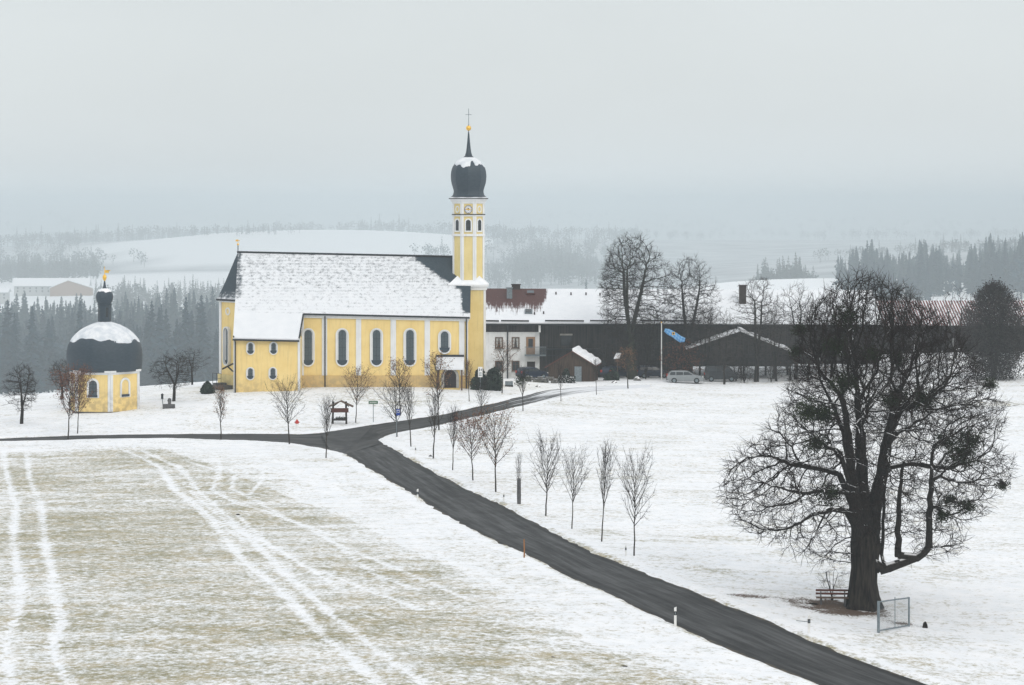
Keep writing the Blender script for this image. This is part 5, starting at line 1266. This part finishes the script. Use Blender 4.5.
pts=[];kd=[]
while len(pts)<1250:
    Y=r.uniform(840,1540); pxx=r.uniform(-70,330); YF=1030+(Y-840)*(1540*KF-1030)/700
    if Y>1300 and pxx>222 and r.random()<.5: continue
    if Y<1000 and r.random()<.35: continue
    q_=1.12+(KF-1.12)*(Y-840)/700; pts.append((X_(pxx,YF),YF)); kd.append((SP,r.uniform(.68,1.12)*q_) if r.random()<.72 else (BR,r.uniform(.85,1.15)*q_))
wood('spruce_forest','dense hazy spruce forest filling the valley behind chapel and church',pts,kd,M['spruce'],1)
def scatter(n,a,b,y0,y1,hs,pb,kset=None,seed=0,cond=None,hf=None):
    r=np.random.default_rng(seed); P=[];K=[]
    while len(P)<n:
        Y=r.uniform(y0,y1); p=r.uniform(a,b)
        if cond and not cond(p,Y): continue
        s_=hs*(hf(p) if hf else 1)*(KF if y1<2960 else 1); Y*=KF if y1<2960 else 1; P.append((X_(p,Y),Y)); K.append((BRl,s_) if r.random()<pb else (SPl,s_))
    return P,K
P,K=scatter(420,-60,100,2480,2950,.85,.5,seed=41); P2,K2=scatter(420,95,340,2700,3000,.85,.5,seed=42); 
wood('hillside_wood','pale wood behind the hazy farm below the snowy hill',P+P2,K+K2,M['farwood'],2)
P,K=scatter(650,470,640,2250,2900,1.0,.8,seed=43,hf=lambda p:.35+.75*math.exp(-((p-548)/42)**2)); P2,K2=scatter(170,750,815,1540,1800,.72,.4,seed=44,cond=lambda p,Y:((p-785)/30)**2+((Y-1670)/130)**2<1 and np.random.default_rng(int(p*7)%97).random()>.25)
wood('far_wood','pale hazy wood beyond the farmhouse roof',P,K,M['farwood'],3); wood('far_wood','small hazy grove on the plain right of the tall chimney',P2,K2,M['farwood'],4)
P,K=scatter(120,815,1100,2300,2800,.6,.8,seed=45); wood('far_wood','faint wood strip at the back of the right-hand plain',P,K,M['farwood'],5)
def onwood(P,K):
    x=np.array([q[0] for q in P]); y=np.array([q[1] for q in P]); fp_=512+F*x/y; k=np.ones(len(P),bool)
    for pc,yc,rp,ry in ((265,3300,190,420),(150,3330,80,260),(390,3330,110,300),(580,4550,60,500),(15,4500,45,500),(755,4900,55,500),(330,5200,60,300)):
        k&=((fp_-pc)/rp)**2+((y/KF-yc)/ry)**2+vnoise(x,y,160,77)*.9>1
    return [p for p,q in zip(P,k) if q],[p for p,q in zip(K,k) if q]
P,K=onwood(*scatter(1500,-100,1130,2960*KF,4600*KF,1.3,.9,seed=46,cond=lambda p,Y:p<640)); P2,K2=onwood(*scatter(900,-100,1130,4600*KF,7600*KF,1.5,1.0,seed=47)); P3,K3=scatter(60,190,300,3300*KF,3370*KF,.6,.7,seed=49)
wood('mountain_forest','barely visible forest on the farthest hills',P+P2+P3,K+K2+K3,M['farwood'],6)
P,K=scatter(420,850,1140,1620,2150,.95,.75,None,48,cond=lambda p,Y:(p>972 and Y>2150-(p-972)*8+60*math.sin(p*.4))); wood('right_wood','hazy mixed wood rising behind the striped barn at the right edge',P,[(BR,1.05) if k[0] is BRl else (SP,1.0) for k in K],M['spruce'],7)
P,K=scatter(900,838,1130,1150,1700,.68,.25,seed=52,hf=lambda p:.85+.16*math.sin(p*.11)+.12*math.sin(p*.37)+max(0,(p-975)/110))
wood('ridge_forest','misty blue grey conifer ridge standing behind the barn roofs at the right',P,[(BR,k[1]*.95) if k[0] is BRl else (SP,k[1]) for k in K],M['spruce'],8)
# the row of single spruces at the right, each a thing
me_sp=[]
for v,f in SP:
    m=fastmesh('spruce',v,f,False); m.materials.append(M['spruce']); me_sp.append(m)
ROW=[(845,262),(857,254),(870,264),(879,268),(893,254),(903,268),(911,262),(922,256),(934,249),(943,248),(951,258),(959,248),(968,262),(976,266),(983,250),(993,262)]
word=['first','second','third','fourth','fifth','sixth','seventh','eighth','ninth','tenth','eleventh','twelfth','thirteenth','fourteenth','fifteenth','sixteenth']
for i,(p,top) in enumerate(ROW):
    Y=(1750+((i*37)%90))*KF; x=X_(p,Y); z=ground(x,Y); h=Z_(top,Y)-z
    o=link('spruce_tree',me_sp[i%6]); k=h/30.0; o.location=(x,Y,z); o.scale=(k*1.1,k*1.1,k); o.rotation_euler.z=i*1.3
    tag(o,'%s from the left in the hazy spruce row behind the huge tree and striped barn'%word[i],'spruce','hazy spruces behind the striped barn')
for p,top,lab,Y in ((586,278,'single hazy spruce peeping over the snowy farm roof left of the tallest tree',1300*KF),):
    x=X_(p,Y); z=ground(x,Y); k=(Z_(top,Y)-z)/30.0; o=link('spruce_tree',me_sp[2]); o.location=(x,Y,z); o.scale=(k*.8,k*.8,k); tag(o,lab,'spruce')

# ================================================================== SMALL THINGS
# roofed information board
p=gp(341,424); s=p.y/F
t=thing('information_board','brown roofed wooden information board with red panel by the junction','notice board',p)
mb=MB()
for px_ in (332.6,346.4): x=X_(px_,p.y)-p.x; mb=MB(); mb.tube([(x,0,-.3),(x*.92,0,2.25)],.10,8); mb.build('post',M['door'],t)
mb=MB(); mb.box(X_(331,p.y)-p.x,X_(348.6,p.y)-p.x,-.14,-.10,Z_(412.4,p.y)-p.z,Z_(408,p.y)-p.z); mb.build('panel',M['redwood'],t)
mb=MB(); mb.box(X_(334,p.y)-p.x,X_(345.5,p.y)-p.x,-.30,.25,Z_(420.4,p.y)-p.z,Z_(418.6,p.y)-p.z); mb.build('planter_shelf',M['door'],t)
V,Fc=leaf_cloud(np.stack([np.linspace(-.5,.5,40),np.zeros(40),np.full(40,Z_(418,p.y)-p.z)],1),.07,5,.06,5); m=fastmesh('plants',V,Fc,False); m.materials.append(M['mistletoe']); link('plants',m,t)
zr0,zr1=Z_(400.4,p.y)-p.z,Z_(406,p.y)-p.z; hw=.098*12.4
mb=MB()
for sg in (-1,1):
    e=[Vector((0,-.55,zr0)),Vector((sg*hw,-.55,zr1)),Vector((sg*hw,.55,zr1)),Vector((0,.55,zr0))]; mb.add(e+[q-UZ*.10 for q in e],[(0,1,2,3),(7,6,5,4),(0,4,5,1),(1,5,6,2),(2,6,7,3),(3,7,4,0)])
rf=mb.build('roof',M['frame'],t); mb=MB()
for sg in (-1,1): mb.tube([(sg*.8,0,zr1-.05),(sg*.1,0,zr0-.1)],.05,5)
mb.build('rafter',M['door'],t)
# signs
def post(t,h,r=.035,mat='grey'): mb=MB(); mb.tube([(0,0,-.3),(0,0,h)],r,8); return mb.build('post',M[mat],t)
p=gp(373.3,423); k=p.y/F; t=thing('direction_sign','green rectangular sign on a thin grey post across the junction','sign',p); H=Z_(401,p.y)-p.z; post(t,H)
mb=MB(); mb.box(-4.7*k,4.7*k,-.06,-.036,H-.30,H+.02,0); mb.box(-4.5*k,4.5*k,-.064,-.061,H-.27,H-.01,1); mb.box(-4.4*k,4.4*k,-.068,-.065,H-.255,H-.025,0)
for a,b in ((-3.6,-2.2),(-1.9,-.5),(-.2,1.6),(1.9,3.4)): mb.box(a*k,b*k,-.071,-.069,H-.17,H-.10,1)
mb.build('sign_plate',[M['green'],M['whitepaint']],t)
mb=MB(); mb.box(.04,.24,-.06,-.036,H-.56,H-.36); mb.build('small_plate',M['whitepaint'],t)
p=gp(396.6,437.6)+Vector((0,-.18,0)); t=thing('blue_sign','small blue square sign on a post in front of a young tree','sign',p); H=Z_(409,p.y)-p.z; post(t,H)
mb=MB(); mb.box(-.02,.34,-.06,-.036,H-.62,H,0); mb.box(.03,.29,-.064,-.061,H-.34,H-.1,1); mb.box(.07,.25,-.068,-.065,H-.30,H-.14,0); mb.build('sign_plate',[M['blue'],M['whitepaint']],t)
p=Vector((X_(480.3,260.8),260.8,ground(X_(480.3,260.8),260.8))); t=thing('white_sign','white upright sign with dark figures on a post before the evergreen shrub','sign',p); H=Z_(366.8,p.y)-p.z; post(t,H,.04)
mb=MB(); mb.box(-.24,.24,-.07,-.042,H-1.12,H,0)
for a,b in ((-.09,.10),): mb.box(a-.04,a+.03,-.075,-.071,H-.48,H-.16,1); mb.box(b-.03,b+.05,-.075,-.071,H-.42,H-.20,1)
mb.box(-.16,.16,-.075,-.071,H-.72,H-.62,2); mb.box(-.16,.16,-.075,-.071,H-.96,H-.84,2); mb.build('sign_plate',[M['whitepaint'],M['blackpaint'],M['grey']],t)
# snow pole / red-topped marker
p=gp(297,428.5); t=thing('hydrant','small red and white hydrant standing in the snow by the lane','hydrant',p); mb=MB(); mb.lathe([(.12,-.1),(.12,.40),(.15,.42),(.15,.47)],(0,0,0),12); mb.build('base',M['whitepaint'],t)
mb=MB(); mb.lathe([(.15,.475),(.17,.60),(.15,.74),(.08,.84),(.03,.90)],(0,0,0),12); mb.tube([(-.24,0,.62),(.24,0,.62)],.06,8); mb.build('cap',M['redpaint'],t)
# wayside lamp and stone trough between chapel and church
p=gp(162.8,405.5); t=thing('wayside_marker','thin leaning post with a small dark box on top near the stone trough','post',p); mb=MB(); mb.tube([(.05,0,-.2),(-.06,0,Z_(399,p.y)-p.z)],.05,6); mb.build('post',M['grey'],t); mb=MB(); H=Z_(399,p.y)-p.z; mb.box(-.17,.05,-.1,.1,H+.002,H+.46); mb.add([(-.22,-.14,H+.462),(.10,-.14,H+.462),(.10,.14,H+.462),(-.22,.14,H+.462),(-.06,0,H+.6)],[(0,1,4),(1,2,4),(2,3,4),(3,0,4),(3,2,1,0)]); mb.build('lamp_box',M['iron'],t)
p=gp(169,408.5); t=thing('stone_trough','long grey stone trough with a snow-free rim below the orchard tree','trough',p)
mb=MB(); a=[(-.62,-.25),(.55,-.2),(.62,.1),(.45,.3),(-.6,.3)]; mb.plate(a,(0,0,0),UX,UY,UZ,-.2,.36); mb.ring(a,[(x*.8,y*.7) for x,y in a],(0,0,0),UX,UY,UZ,.36,.44); mb.build('basin',M['darkstone'],t)
p2=gp(169.5,404.5); mb=MB(); mb.lathe([(.16,-.2),(.17,.3),(.22,.42),(.14,.62),(.02,.68)],(0,0,0),10); mb.build('spout_stone',M['darkstone'],t,loc=(p2-p))
# roadside delineators
DG='roadside delineator posts'
def delineator(px_,py_,h,label,arm=False,thin=False):
    p=gp(px_,py_); t=thing('delineator_post',label,'road marker',p,DG); w=.06 if not thin else .045
    mb=MB(); v=[(-w,-.04,-.3),(w,-.04,-.3),(w,.04,-.3),(-w,.04,-.3),(-w,-.04,h-.08),(w,-.04,h-.02),(w,.04,h+.02),(-w,.04,h-.04)]; mb.add(v,[(3,2,1,0),(4,5,6,7),(0,1,5,4),(1,2,6,5),(2,3,7,6),(3,0,4,7)]); mb.build('post',M['whitepaint'],t)
    mb=MB(); mb.box(-w-.004,w+.004,-.046,.046,h*.60,h*.80); bd=mb.build('black_band',M['blackpaint'],t); mb=MB(); mb.box(-.022,.022,-.052,-.047,h*.64,h*.76); mb.build('reflector',M['grey'],bd)
    if arm: mb=MB(); mb.tube([(-w,0,h*.66),(-.65,0,h*.72)],.018,5); mb.build('side_arm',M['grey'],t)
delineator(417.6,502.5,1.0,'white delineator with black band on the near road edge, just below the curve')
delineator(675.3,627,1.0,'white delineator with black band on the near road edge by the lower bend')
delineator(809,635.5,1.05,'white delineator with a thin side arm on the far road edge before the bench',True)
delineator(625.8,557.5,.75,'small grey delineator at the foot of the largest young tree',False,True)
delineator(503.8,503,.75,'small delineator between two young trees in the middle of the row',False,True)
delineator(415.6,455,.75,'small delineator close to the lane fork on the inner verge',False,True)
p=gp(524,559.5); mb=MB(); mb.tube([(0,0,-.3),(.02,0,.6),(0,0,1.22)],[.05,.045,.04],7); tag(mb.build('wooden_stake',M['orange'],loc=p),'orange brown wooden stake on the near road edge','stake')
# bench by the big tree
a=gp(816.5,604); b=gp(848,607); p=(a+b)/2; U=Vector((b.x-a.x,b.y-a.y,0)); L=1.85; yaw=math.atan2(.12,1)
t=thing('park_bench','dark wooden bench with slatted back beside the trunk of the huge tree','bench',gp(833,605.5),rz=-.06)
for z in (.62,.80): mb=MB(); mb.obox((0,.20+.05*(z-.6),z),UX,UZ,UY,L/2,.055,.02); mb.build('back_slat',M['redwood'],t)
for y in (-.22,-.06,.10): mb=MB(); mb.obox((0,y,.44),UX,UY,UZ,L/2,.065,.02); mb.build('seat_slat',M['frame'],t)
for x in (-.65,.65):
    mb=MB(); mb.box(x-.05,x+.05,-.25,.16,-.15,.418); mb.tube([(x,.17,.3),(x,.23,.86)],.035,6); mb.build('support',M['darkstone'],t)
# metal mesh frame
a=gp(878.5,633); b=gp(909,627.5); t=thing('wire_mesh_frame','grey steel gate-like frame with fine wire mesh at the foot of the huge tree','fence panel',a)
d=Vector((b.x-a.x,b.y-a.y,0)); Lh=d.length; d=d.normalized(); H1=Z_(601,a.y)-a.z; 
A0=Vector((0,0,0)); B0=d*Lh; B0.z=b.z-a.z
for q,h,r_ in ((A0,H1,.075),(B0,Z_(597,b.y)-b.z,.05)):
    mb=MB(); mb.tube([q-UZ*.3,q+UZ*h],r_,8); mb.build('post',M['grey'],t)
mq=(A0+B0)/2+d*.1; mb=MB(); mb.tube([mq+UZ*.08,mq+UZ*1.72],.022,6); mb.build('middle_bar',M['grey'],t)
for k,zz0 in ((0,H1-.05),(1,.12)):
    mb=MB(); mb.tube([A0+UZ*zz0,B0+UZ*(zz0 if k else Z_(597,b.y)-b.z-.04)],.04,6); mb.build('rail',M['grey'],t)
mb=MB(); n=30
for k in range(1,n): q=A0.lerp(B0,k/n); mb.tube([q+UZ*.14,q+UZ*(H1-.06)],.0035,3)
for k in range(1,26): z=.14+(H1-.24)*k/26; mb.tube([A0+UZ*z,B0+UZ*z],.0035,3)
mb.build('wire_mesh',M['grey'],t)
# dark stump, clods and stones
def lump(name,label,cat,px_,py_,sx,sy,sz,mat,seed,snow=False):
    p=gp(px_,py_); r=random.Random(seed); mb=MB(); n=12; v=[];f=[]
    for i in range(6):
        ph=math.pi*i/10
        for k in range(n): a=2*math.pi*k/n; q=(1+r.uniform(-.22,.22))*math.cos(ph); v.append((sx*q*math.cos(a),sy*q*math.sin(a),sz*math.sin(ph)*(1+r.uniform(-.1,.1))-.06))
    for i in range(5):
        for k in range(n): l=(k+1)%n; f.append((i*n+k,i*n+l,(i+1)*n+l,(i+1)*n+k))
    f.append(tuple(range(5*n,6*n))); mb.add(v,f)
    return tag(mb.build(name,mat,loc=p,smooth=False),label,cat)
lump('dark_stump','small dark stump right of the wire mesh frame','stump',925,628.5,.14,.13,.42,M['bark'],1)
lump('earth_clod','flat dark earth clod at the bottom of the field, right one of two','clod',624,666,.20,.14,.08,M['bark'],2)
lump('earth_clod','flat dark earth clod at the bottom of the field, left one of two','clod',553,657,.15,.12,.08,M['bark'],3)
lump('earth_clod','dark earth clod beside the tractor tracks high in the field','clod',238,514.5,.16,.13,.12,M['bark'],4)
lump('earth_clod','dark earth clod at the left edge of the photo','clod',1.5,602,.16,.12,.12,M['bark'],5)
lump('dark_stone','small dark stone on the inner verge between the first trees of the row','stone',430.5,457.5,.20,.16,.28,M['darkstone'],6)
lump('root_lump','dark fallen wood lump at the left end of the bench','log',812,604.5,.40,.22,.14,M['bark'],7)
stonesnow=snowy('snow_topped_stone',(.16,.16,.155),(.09,.09,.085),3,.4,.65,.9)
lump('snowy_stone','snow capped boulder in the farmyard left of the tallest tree','stone',614.5,383.5,.35,.3,.45,stonesnow,8)
lump('snowy_stone','snow capped stone in the yard beside the church lane','stone',538,387,.30,.3,.32,stonesnow,9)
lump('snowy_stone','snow heaped stone close behind the farmyard boulder','stone',637,381,.45,.35,.6,stonesnow,10)
# low stone wall with snow between lane and shed
a,b=gp(526,381.5),gp(557,383.5); t=thing('dry_stone_wall','low dark dry stone wall topped with patchy snow before the farmhouse','wall',a); d=(b-a); d.z=0; Lw=d.length; d.normalize(); nrm=Vector((-d.y,d.x,0))
r=random.Random(8); mb=MB()
for k in range(46):
    u=r.random()*Lw; z=r.choice((0,.22,.44)); s_=r.uniform(.14,.26); mb.obox(d*u+nrm*r.uniform(-.12,.12)+UZ*(z+.08),d,nrm,UZ,s_,.2,.12)
mb.build('stones',stonesnow,t)
a,b=gp(560,383),gp(573,383.5); t=thing('snowy_hedge','low dark hedge powdered with snow at the foot of the wooden shed','hedge',(a+b)/2); r=np.random.default_rng(5)
V,Fc=leaf_cloud(r.uniform(-1,1,(360,3))*np.array([1.0,.35,.42])+np.array([0,0,.40]),.10,4,.05,6); m=fastmesh('foliage',V,Fc,False); m.materials.append(snowy('snow_powdered_leaves',(.02,.034,.025),(.012,.02,.016),3,.3,.8,.7)); link('foliage',m,t)
# grey utility box with snow on it
p=gp(509,386.5); t=thing('utility_cabinet','squat grey cabinet with snow on top right of the evergreen shrub','cabinet',p); mb=MB(); mb.box(-.44,.44,-.3,.3,.18,.62); mb.build('body',M['grey'],t); mb=MB(); mb.box(-.46,.46,-.32,.32,-.2,.178); mb.build('plinth',M['blackpaint'],t); mb=MB(); mb.box(-.47,.47,-.33,.33,.622,.72); mb.build('snow_cap',M['snow'],t)
p=Vector((X_(617.5,292),292,0)); p.z=ground(p.x,292); t=thing('bird_feeder','tall post with a small snow covered pitched box in front of the dark barn','bird house',p); H=Z_(362,292)-p.z; post(t,H,.06,'frame')
mb=MB(); mb.box(-.35,.35,-.3,.3,H+.002,H+.5); mb.build('box',M['woodbrown'],t); mb=MB(); e=[Vector((-.48,-.5,H+.52)),Vector((.22,-.5,H+.58)),Vector((.46,.35,H+1.08)),Vector((-.14,.35,H+1.08))]; mb.add(e+[q-UZ*.12 for q in e],[(0,1,2,3),(7,6,5,4),(0,4,5,1),(1,5,6,2),(2,6,7,3),(3,7,4,0)]); mb.build('snowy_roof',M['snow'],t)
# flagpole and flag
p=gp(661.5,380.5); t=thing('flagpole','tall white flagpole in front of the dark barn','flagpole',p); H=Z_(323,p.y)-p.z; mb=MB(); mb.tube([(0,0,-.3),(0,0,H)],[.075,.05],10); mb.build('pole',M['whitepaint'],t); mb=MB(); mb.lathe([(.02,H),(.09,H+.05),(.09,H+.12),(.02,H+.17)],(0,0,0),10); mb.build('knob',M['gold'],t)
def flagmat():
    t=NT('flag_cloth'); u=t.n('ShaderNodeUVMap'); c=t.scaled(11,3,1,vec=u.outputs[0],rot=(0,0,.6)); ch=t.n('ShaderNodeTexChecker'); t.put(ch.inputs[0],c); ch.inputs['Scale'].default_value=1; t.put(ch.inputs[1],(.07,.27,.58)); t.put(ch.inputs[2],(.22,.42,.66)); return t.done(ch.outputs[0],.8,0,.1)
q=p.copy(); fl=MB(); g=[]; N_=16; U2=[]
top=[(665,328.5),(669,329.0),(673,330.8),(677,333.2),(681,336),(685.5,338.0)]; 
bot=[(664,331.5),(667.5,334.6),(672,337.0),(676.5,340.4),(680,342.6),(684.5,342.0)]
vs=[];fs=[]
for i,(a,b) in enumerate(zip(top,bot)):
    for j in range(5):
        tt=j/4; w=W(a[0]+(b[0]-a[0])*tt,a[1]+(b[1]-a[1])*tt,p.y+.15*math.sin(i*1.6+tt)); vs.append(w)
    if i:
        for j in range(4): k=(i-1)*5+j; fs.append((k,k+1,k+6,k+5))
fl.add(vs,fs); f_=fl.build('flag',flagmat(),smooth=True); uv=f_.data.uv_layers.new(name='UVMap')
for lp in f_.data.loops: vi_=lp.vertex_index; uv.data[lp.index].uv=((vi_//5)/5,(vi_%5)/4)
so=f_.modifiers.new('cloth','SOLIDIFY'); so.thickness=.02
tag(f_,'pale blue patterned flag blowing from the flagpole','flag')
mb=MB(); c=W(673.5,333.4,p.y-.14); mb.obox(c,UX,UZ,UY,.17,.17,.012,0); mb.obox(c-UY*.014,UX,UZ,UY,.10,.10,.012,1); em=mb.build('emblem',[M['gold'],M['blackpaint']]); em.parent=f_

# cars ---------------------------------------------------------------
def car(name,label,px_,py_,Y,paint,rz,kind='wagon',L=4.5):
    p=Vector((X_(px_,Y),Y,0)); p.z=ground(p.x,Y); t=thing(name,label,'car',p,rz=rz); h=1.5 if kind=='wagon' else 1.85
    if kind=='wagon': prof=[(-2.20,.40),(-2.26,.62),(-2.22,.92),(-2.10,1.08),(-1.84,1.38),(-1.62,1.45),(-.6,1.49),(.05,1.46),(.40,1.38),(1.12,.98),(1.5,.93),(1.95,.84),(2.18,.70),(2.25,.50),(2.22,.34),(1.95,.25),(-1.95,.25)]
    else: prof=[(-2.2,.4),(-2.22,1.0),(-2.1,1.75),(-1.9,1.85),(.9,1.85),(1.3,1.6),(1.75,1.08),(2.15,.95),(2.25,.6),(2.2,.36),(1.9,.28),(-1.9,.28)]
    k=L/4.5; prof=[(a*k,b) for a,b in prof]; n=len(prof); v=[]
    for wy in (-.84,-.80,.80,.84):
        for a,b in prof: 
            tuck=1-.16*max(0,(b-.95)/.6); v.append((a,wy*tuck,b))
    # outer shell: bevelled long edges
    v=[];
    for wy,sc_,dz in ((-.80,.985,0),(-.86,.97,0),(.86,.97,0),(.80,.985,0)): pass
    sec=[]
    for a,b in prof: tuck=1-.20*max(0,(b-.95)/.6); sec.append([(a,-.80*tuck,b+.0),(a,-.86*tuck,b-.05 if b>.6 else b+.05),(a,.86*tuck,b-.05 if b>.6 else b+.05),(a,.80*tuck,b)])
    f=[]
    for s_ in sec: v+=s_
    for i in range(n):
        j=(i+1)%n
        for q in (0,2,3):
            if q==0: f.append((i*4+0,j*4+0,j*4+1,i*4+1))
            elif q==2: f.append((i*4+2,j*4+2,j*4+3,i*4+3))
            else: f.append((i*4+3,j*4+3,j*4+0,i*4+0))
    f.append(tuple(i*4+1 for i in range(n))); f.append(tuple(i*4+2 for i in reversed(range(n))))
    mb=MB(); mb.add(v,f); mb.build('body',paint,t)
    g0,g1=(1.00,1.40) if kind=='wagon' else (1.15,1.72)
    ws=[(-1.90,-1.20),(-1.10,-.28),(-.20,.92)] if kind=='wagon' else [(-1.95,-.7),(-.6,.35),(.45,1.35)]
    for sd_ in (-1,1):
        for i,(a,b) in enumerate(ws):
            y0=sd_*(.86*(1-.20*max(0,(g0-.95)/.6))+.008); y1=sd_*(.86*(1-.20*max(0,(g1-.95)/.6))+.008)
            ta=.14 if i==0 else 0; tb2=.58 if i==2 else 0
            mb=MB(); e=[(a*k,y0,g0),(b*k,y0,g0),((b-tb2)*k,y1,g1-.04),((a+ta)*k,y1,g1-.04)]; mb.add(e+[(x,y-sd_*.02,z) for x,y,z in e],[(0,1,2,3),(7,6,5,4),(0,4,5,1),(1,5,6,2),(2,6,7,3),(3,7,4,0)]); mb.build('side_window',M['dark'],t)
    for x in (-1.36*k,1.38*k):
        for y in (-.80,.80):
            mb=MB(); pr=[(.10,-.1),(.31,-.1),(.335,-.06),(.335,.06),(.31,.1),(.10,.1)]; vv=[];ff=[]; m=20
            for rr_,yy in pr:
                for q in range(m): a=2*math.pi*q/m; vv.append((x+rr_*math.cos(a),y+yy,.335+rr_*math.sin(a)))
            for i in range(5):
                for q in range(m): l=(q+1)%m; ff.append((i*m+q,i*m+l,(i+1)*m+l,(i+1)*m+q))
            mb.add(vv,ff); wh=mb.build('wheel',M['tyre'],t)
            mb=MB(); sg=-1 if y<0 else 1; mb.plate(ellipse(.20,.20,16),(x,y+sg*.085,.335),UX,UZ,UY*sg,-.02,.02); mb.build('rim',M['grey'],wh)
    for x,mat,nm in ((-2.22*k,'redpaint','tail_light'),(2.16*k,'whitepaint','headlight')):
        for y in (-.68,.68): mb=MB(); mb.box(x-.05,x+.05,y-.13,y+.13,.66 if nm=='headlight' else .78,.80 if nm=='headlight' else 1.05); mb.build(nm,M[mat],t)
    mb=MB(); mb.box(2.2*k-.02,2.28*k,-.75,.75,.34,.50); mb.build('bumper',M['blackpaint'],t); mb=MB(); mb.box(-2.29*k,-2.2*k+.02,-.75,.75,.36,.52); mb.build('bumper',M['blackpaint'],t)
    return t
car('parked_car','silver estate car parked side-on right of the flagpole',685.2,384,285,M['silver'],-.06,'wagon',4.35)
car('parked_car','dark off-road car behind bare bushes under the carport',721,383,288.6,M['blackcar'],-.03,'van',4.0)
car('parked_car','dark blue car in front of the white farmhouse ground floor door',532.0,377,294.6,M['bluecar'],.5,'wagon',3.7)
car('parked_car','dark blue car parked before the barn right of the shed',616,378,295.5,M['bluecar'],.9,'wagon',4.3)
car('parked_car','bluish dark car parked left of the flagpole foot',652,378,295.2,M['bluecar'],.25,'wagon',4.2)

# ================================================================== AIR, SKY, LIGHT, CAMERA
mb=MB(); mb.box(-5300,5300,-70,14000,-170,60)
hz=mb.build('haze',[]); hz.data.materials.clear()
m=bpy.data.materials.new('haze_air'); m.use_nodes=True; nt_=m.node_tree; nt_.nodes.clear(); o_=nt_.nodes.new('ShaderNodeOutputMaterial'); pv=nt_.nodes.new('ShaderNodeVolumePrincipled')
pv.inputs['Color'].default_value=(.72,.795,.828,1); pv.inputs['Density'].default_value=HAZE; pv.inputs['Anisotropy'].default_value=0
nt_.links.new(pv.outputs[0],o_.inputs['Volume']); hz.data.materials.append(m); tag(hz,'thin winter haze over the whole valley','haze',kind='stuff')
w=bpy.data.worlds.new('World'); sc.world=w; w.use_nodes=True; n=w.node_tree.nodes; l=w.node_tree.links; n.clear()
out=n.new('ShaderNodeOutputWorld'); add=n.new('ShaderNodeAddShader'); b1=n.new('ShaderNodeBackground'); b2=n.new('ShaderNodeBackground')
sky=n.new('ShaderNodeTexSky'); sky.sky_type='NISHITA'; sky.sun_disc=False; sky.sun_elevation=R(SUN_EL); sky.sun_rotation=R(SUN_AZ); sky.dust_density=4; sky.ozone_density=1
b1.inputs[1].default_value=.05*SKYK; l.new(sky.outputs[0],b1.inputs[0])
tc=n.new('ShaderNodeTexCoord'); sx=n.new('ShaderNodeSeparateXYZ'); l.new(tc.outputs['Generated'],sx.inputs[0])
rp=n.new('ShaderNodeValToRGB'); l.new(sx.outputs[2],rp.inputs[0]); e=rp.color_ramp.elements
e[0].position=0.0; e[0].color=(*HOR,1); e[1].position=1.0; e[1].color=(*ZEN,1)
for pos,c in ((.10,HOR2),(.35,MIDC)): x=e.new(pos); x.color=(*c,1)
nz=n.new('ShaderNodeTexNoise'); nz.inputs['Scale'].default_value=3.0; nz.inputs['Detail'].default_value=4
mp=n.new('ShaderNodeMapping'); mp.inputs['Scale'].default_value=(1,1,3); l.new(tc.outputs['Generated'],mp.inputs[0]); l.new(mp.outputs[0],nz.inputs[0])
mr=n.new('ShaderNodeMapRange'); mr.inputs[1].default_value=.3; mr.inputs[2].default_value=.7; mr.inputs[3].default_value=.95; mr.inputs[4].default_value=1.05; l.new(nz.outputs[0],mr.inputs[0])
mu=n.new('ShaderNodeMix'); mu.data_type='RGBA'; mu.blend_type='MULTIPLY'; mu.inputs[0].default_value=1; l.new(rp.outputs[0],mu.inputs[6]); l.new(mr.outputs[0],mu.inputs[7])
l.new(mu.outputs[2],b2.inputs[0]); b2.inputs[1].default_value=1.0
l.new(b1.outputs[0],add.inputs[0]); l.new(b2.outputs[0],add.inputs[1]); l.new(add.outputs[0],out.inputs[0])
sl_=bpy.data.lights.new('sun','SUN'); sl_.energy=SUNE; sl_.angle=R(20); sl_.color=(1,.97,.93); so_=bpy.data.objects.new('sun',sl_); COL.objects.link(so_)
az,el=R(SUN_AZ),R(SUN_EL); dv=Vector((math.sin(az)*math.cos(el),math.cos(az)*math.cos(el),math.sin(el))); so_.rotation_euler=dv.to_track_quat('Z','Y').to_euler(); so_.location=(0,0,44)
cd=bpy.data.cameras.new('camera'); co=bpy.data.objects.new('camera',cd); COL.objects.link(co); sc.camera=co
cd.sensor_width=36; cd.lens=F*36/1024; cd.shift_y=-(342.5-HY)/1024; cd.clip_start=1; cd.clip_end=20000
co.location=(0,0,EYE); co.rotation_euler=(R(90),0,0)
sc.render.resolution_x=1024; sc.render.resolution_y=685
vs_=sc.view_settings; vs_.view_transform='Standard'; vs_.look='None'; vs_.exposure=EXPO; vs_.gamma=1; vs_.use_curve_mapping=False
cy=sc.cycles; cy.volume_bounces=1; cy.max_bounces=5; cy.diffuse_bounces=2; cy.glossy_bounces=2; cy.use_denoising=DENOISE
try: cy.denoiser='OPENIMAGEDENOISE'; cy.denoising_input_passes='RGB_ALBEDO_NORMAL'
except Exception: pass
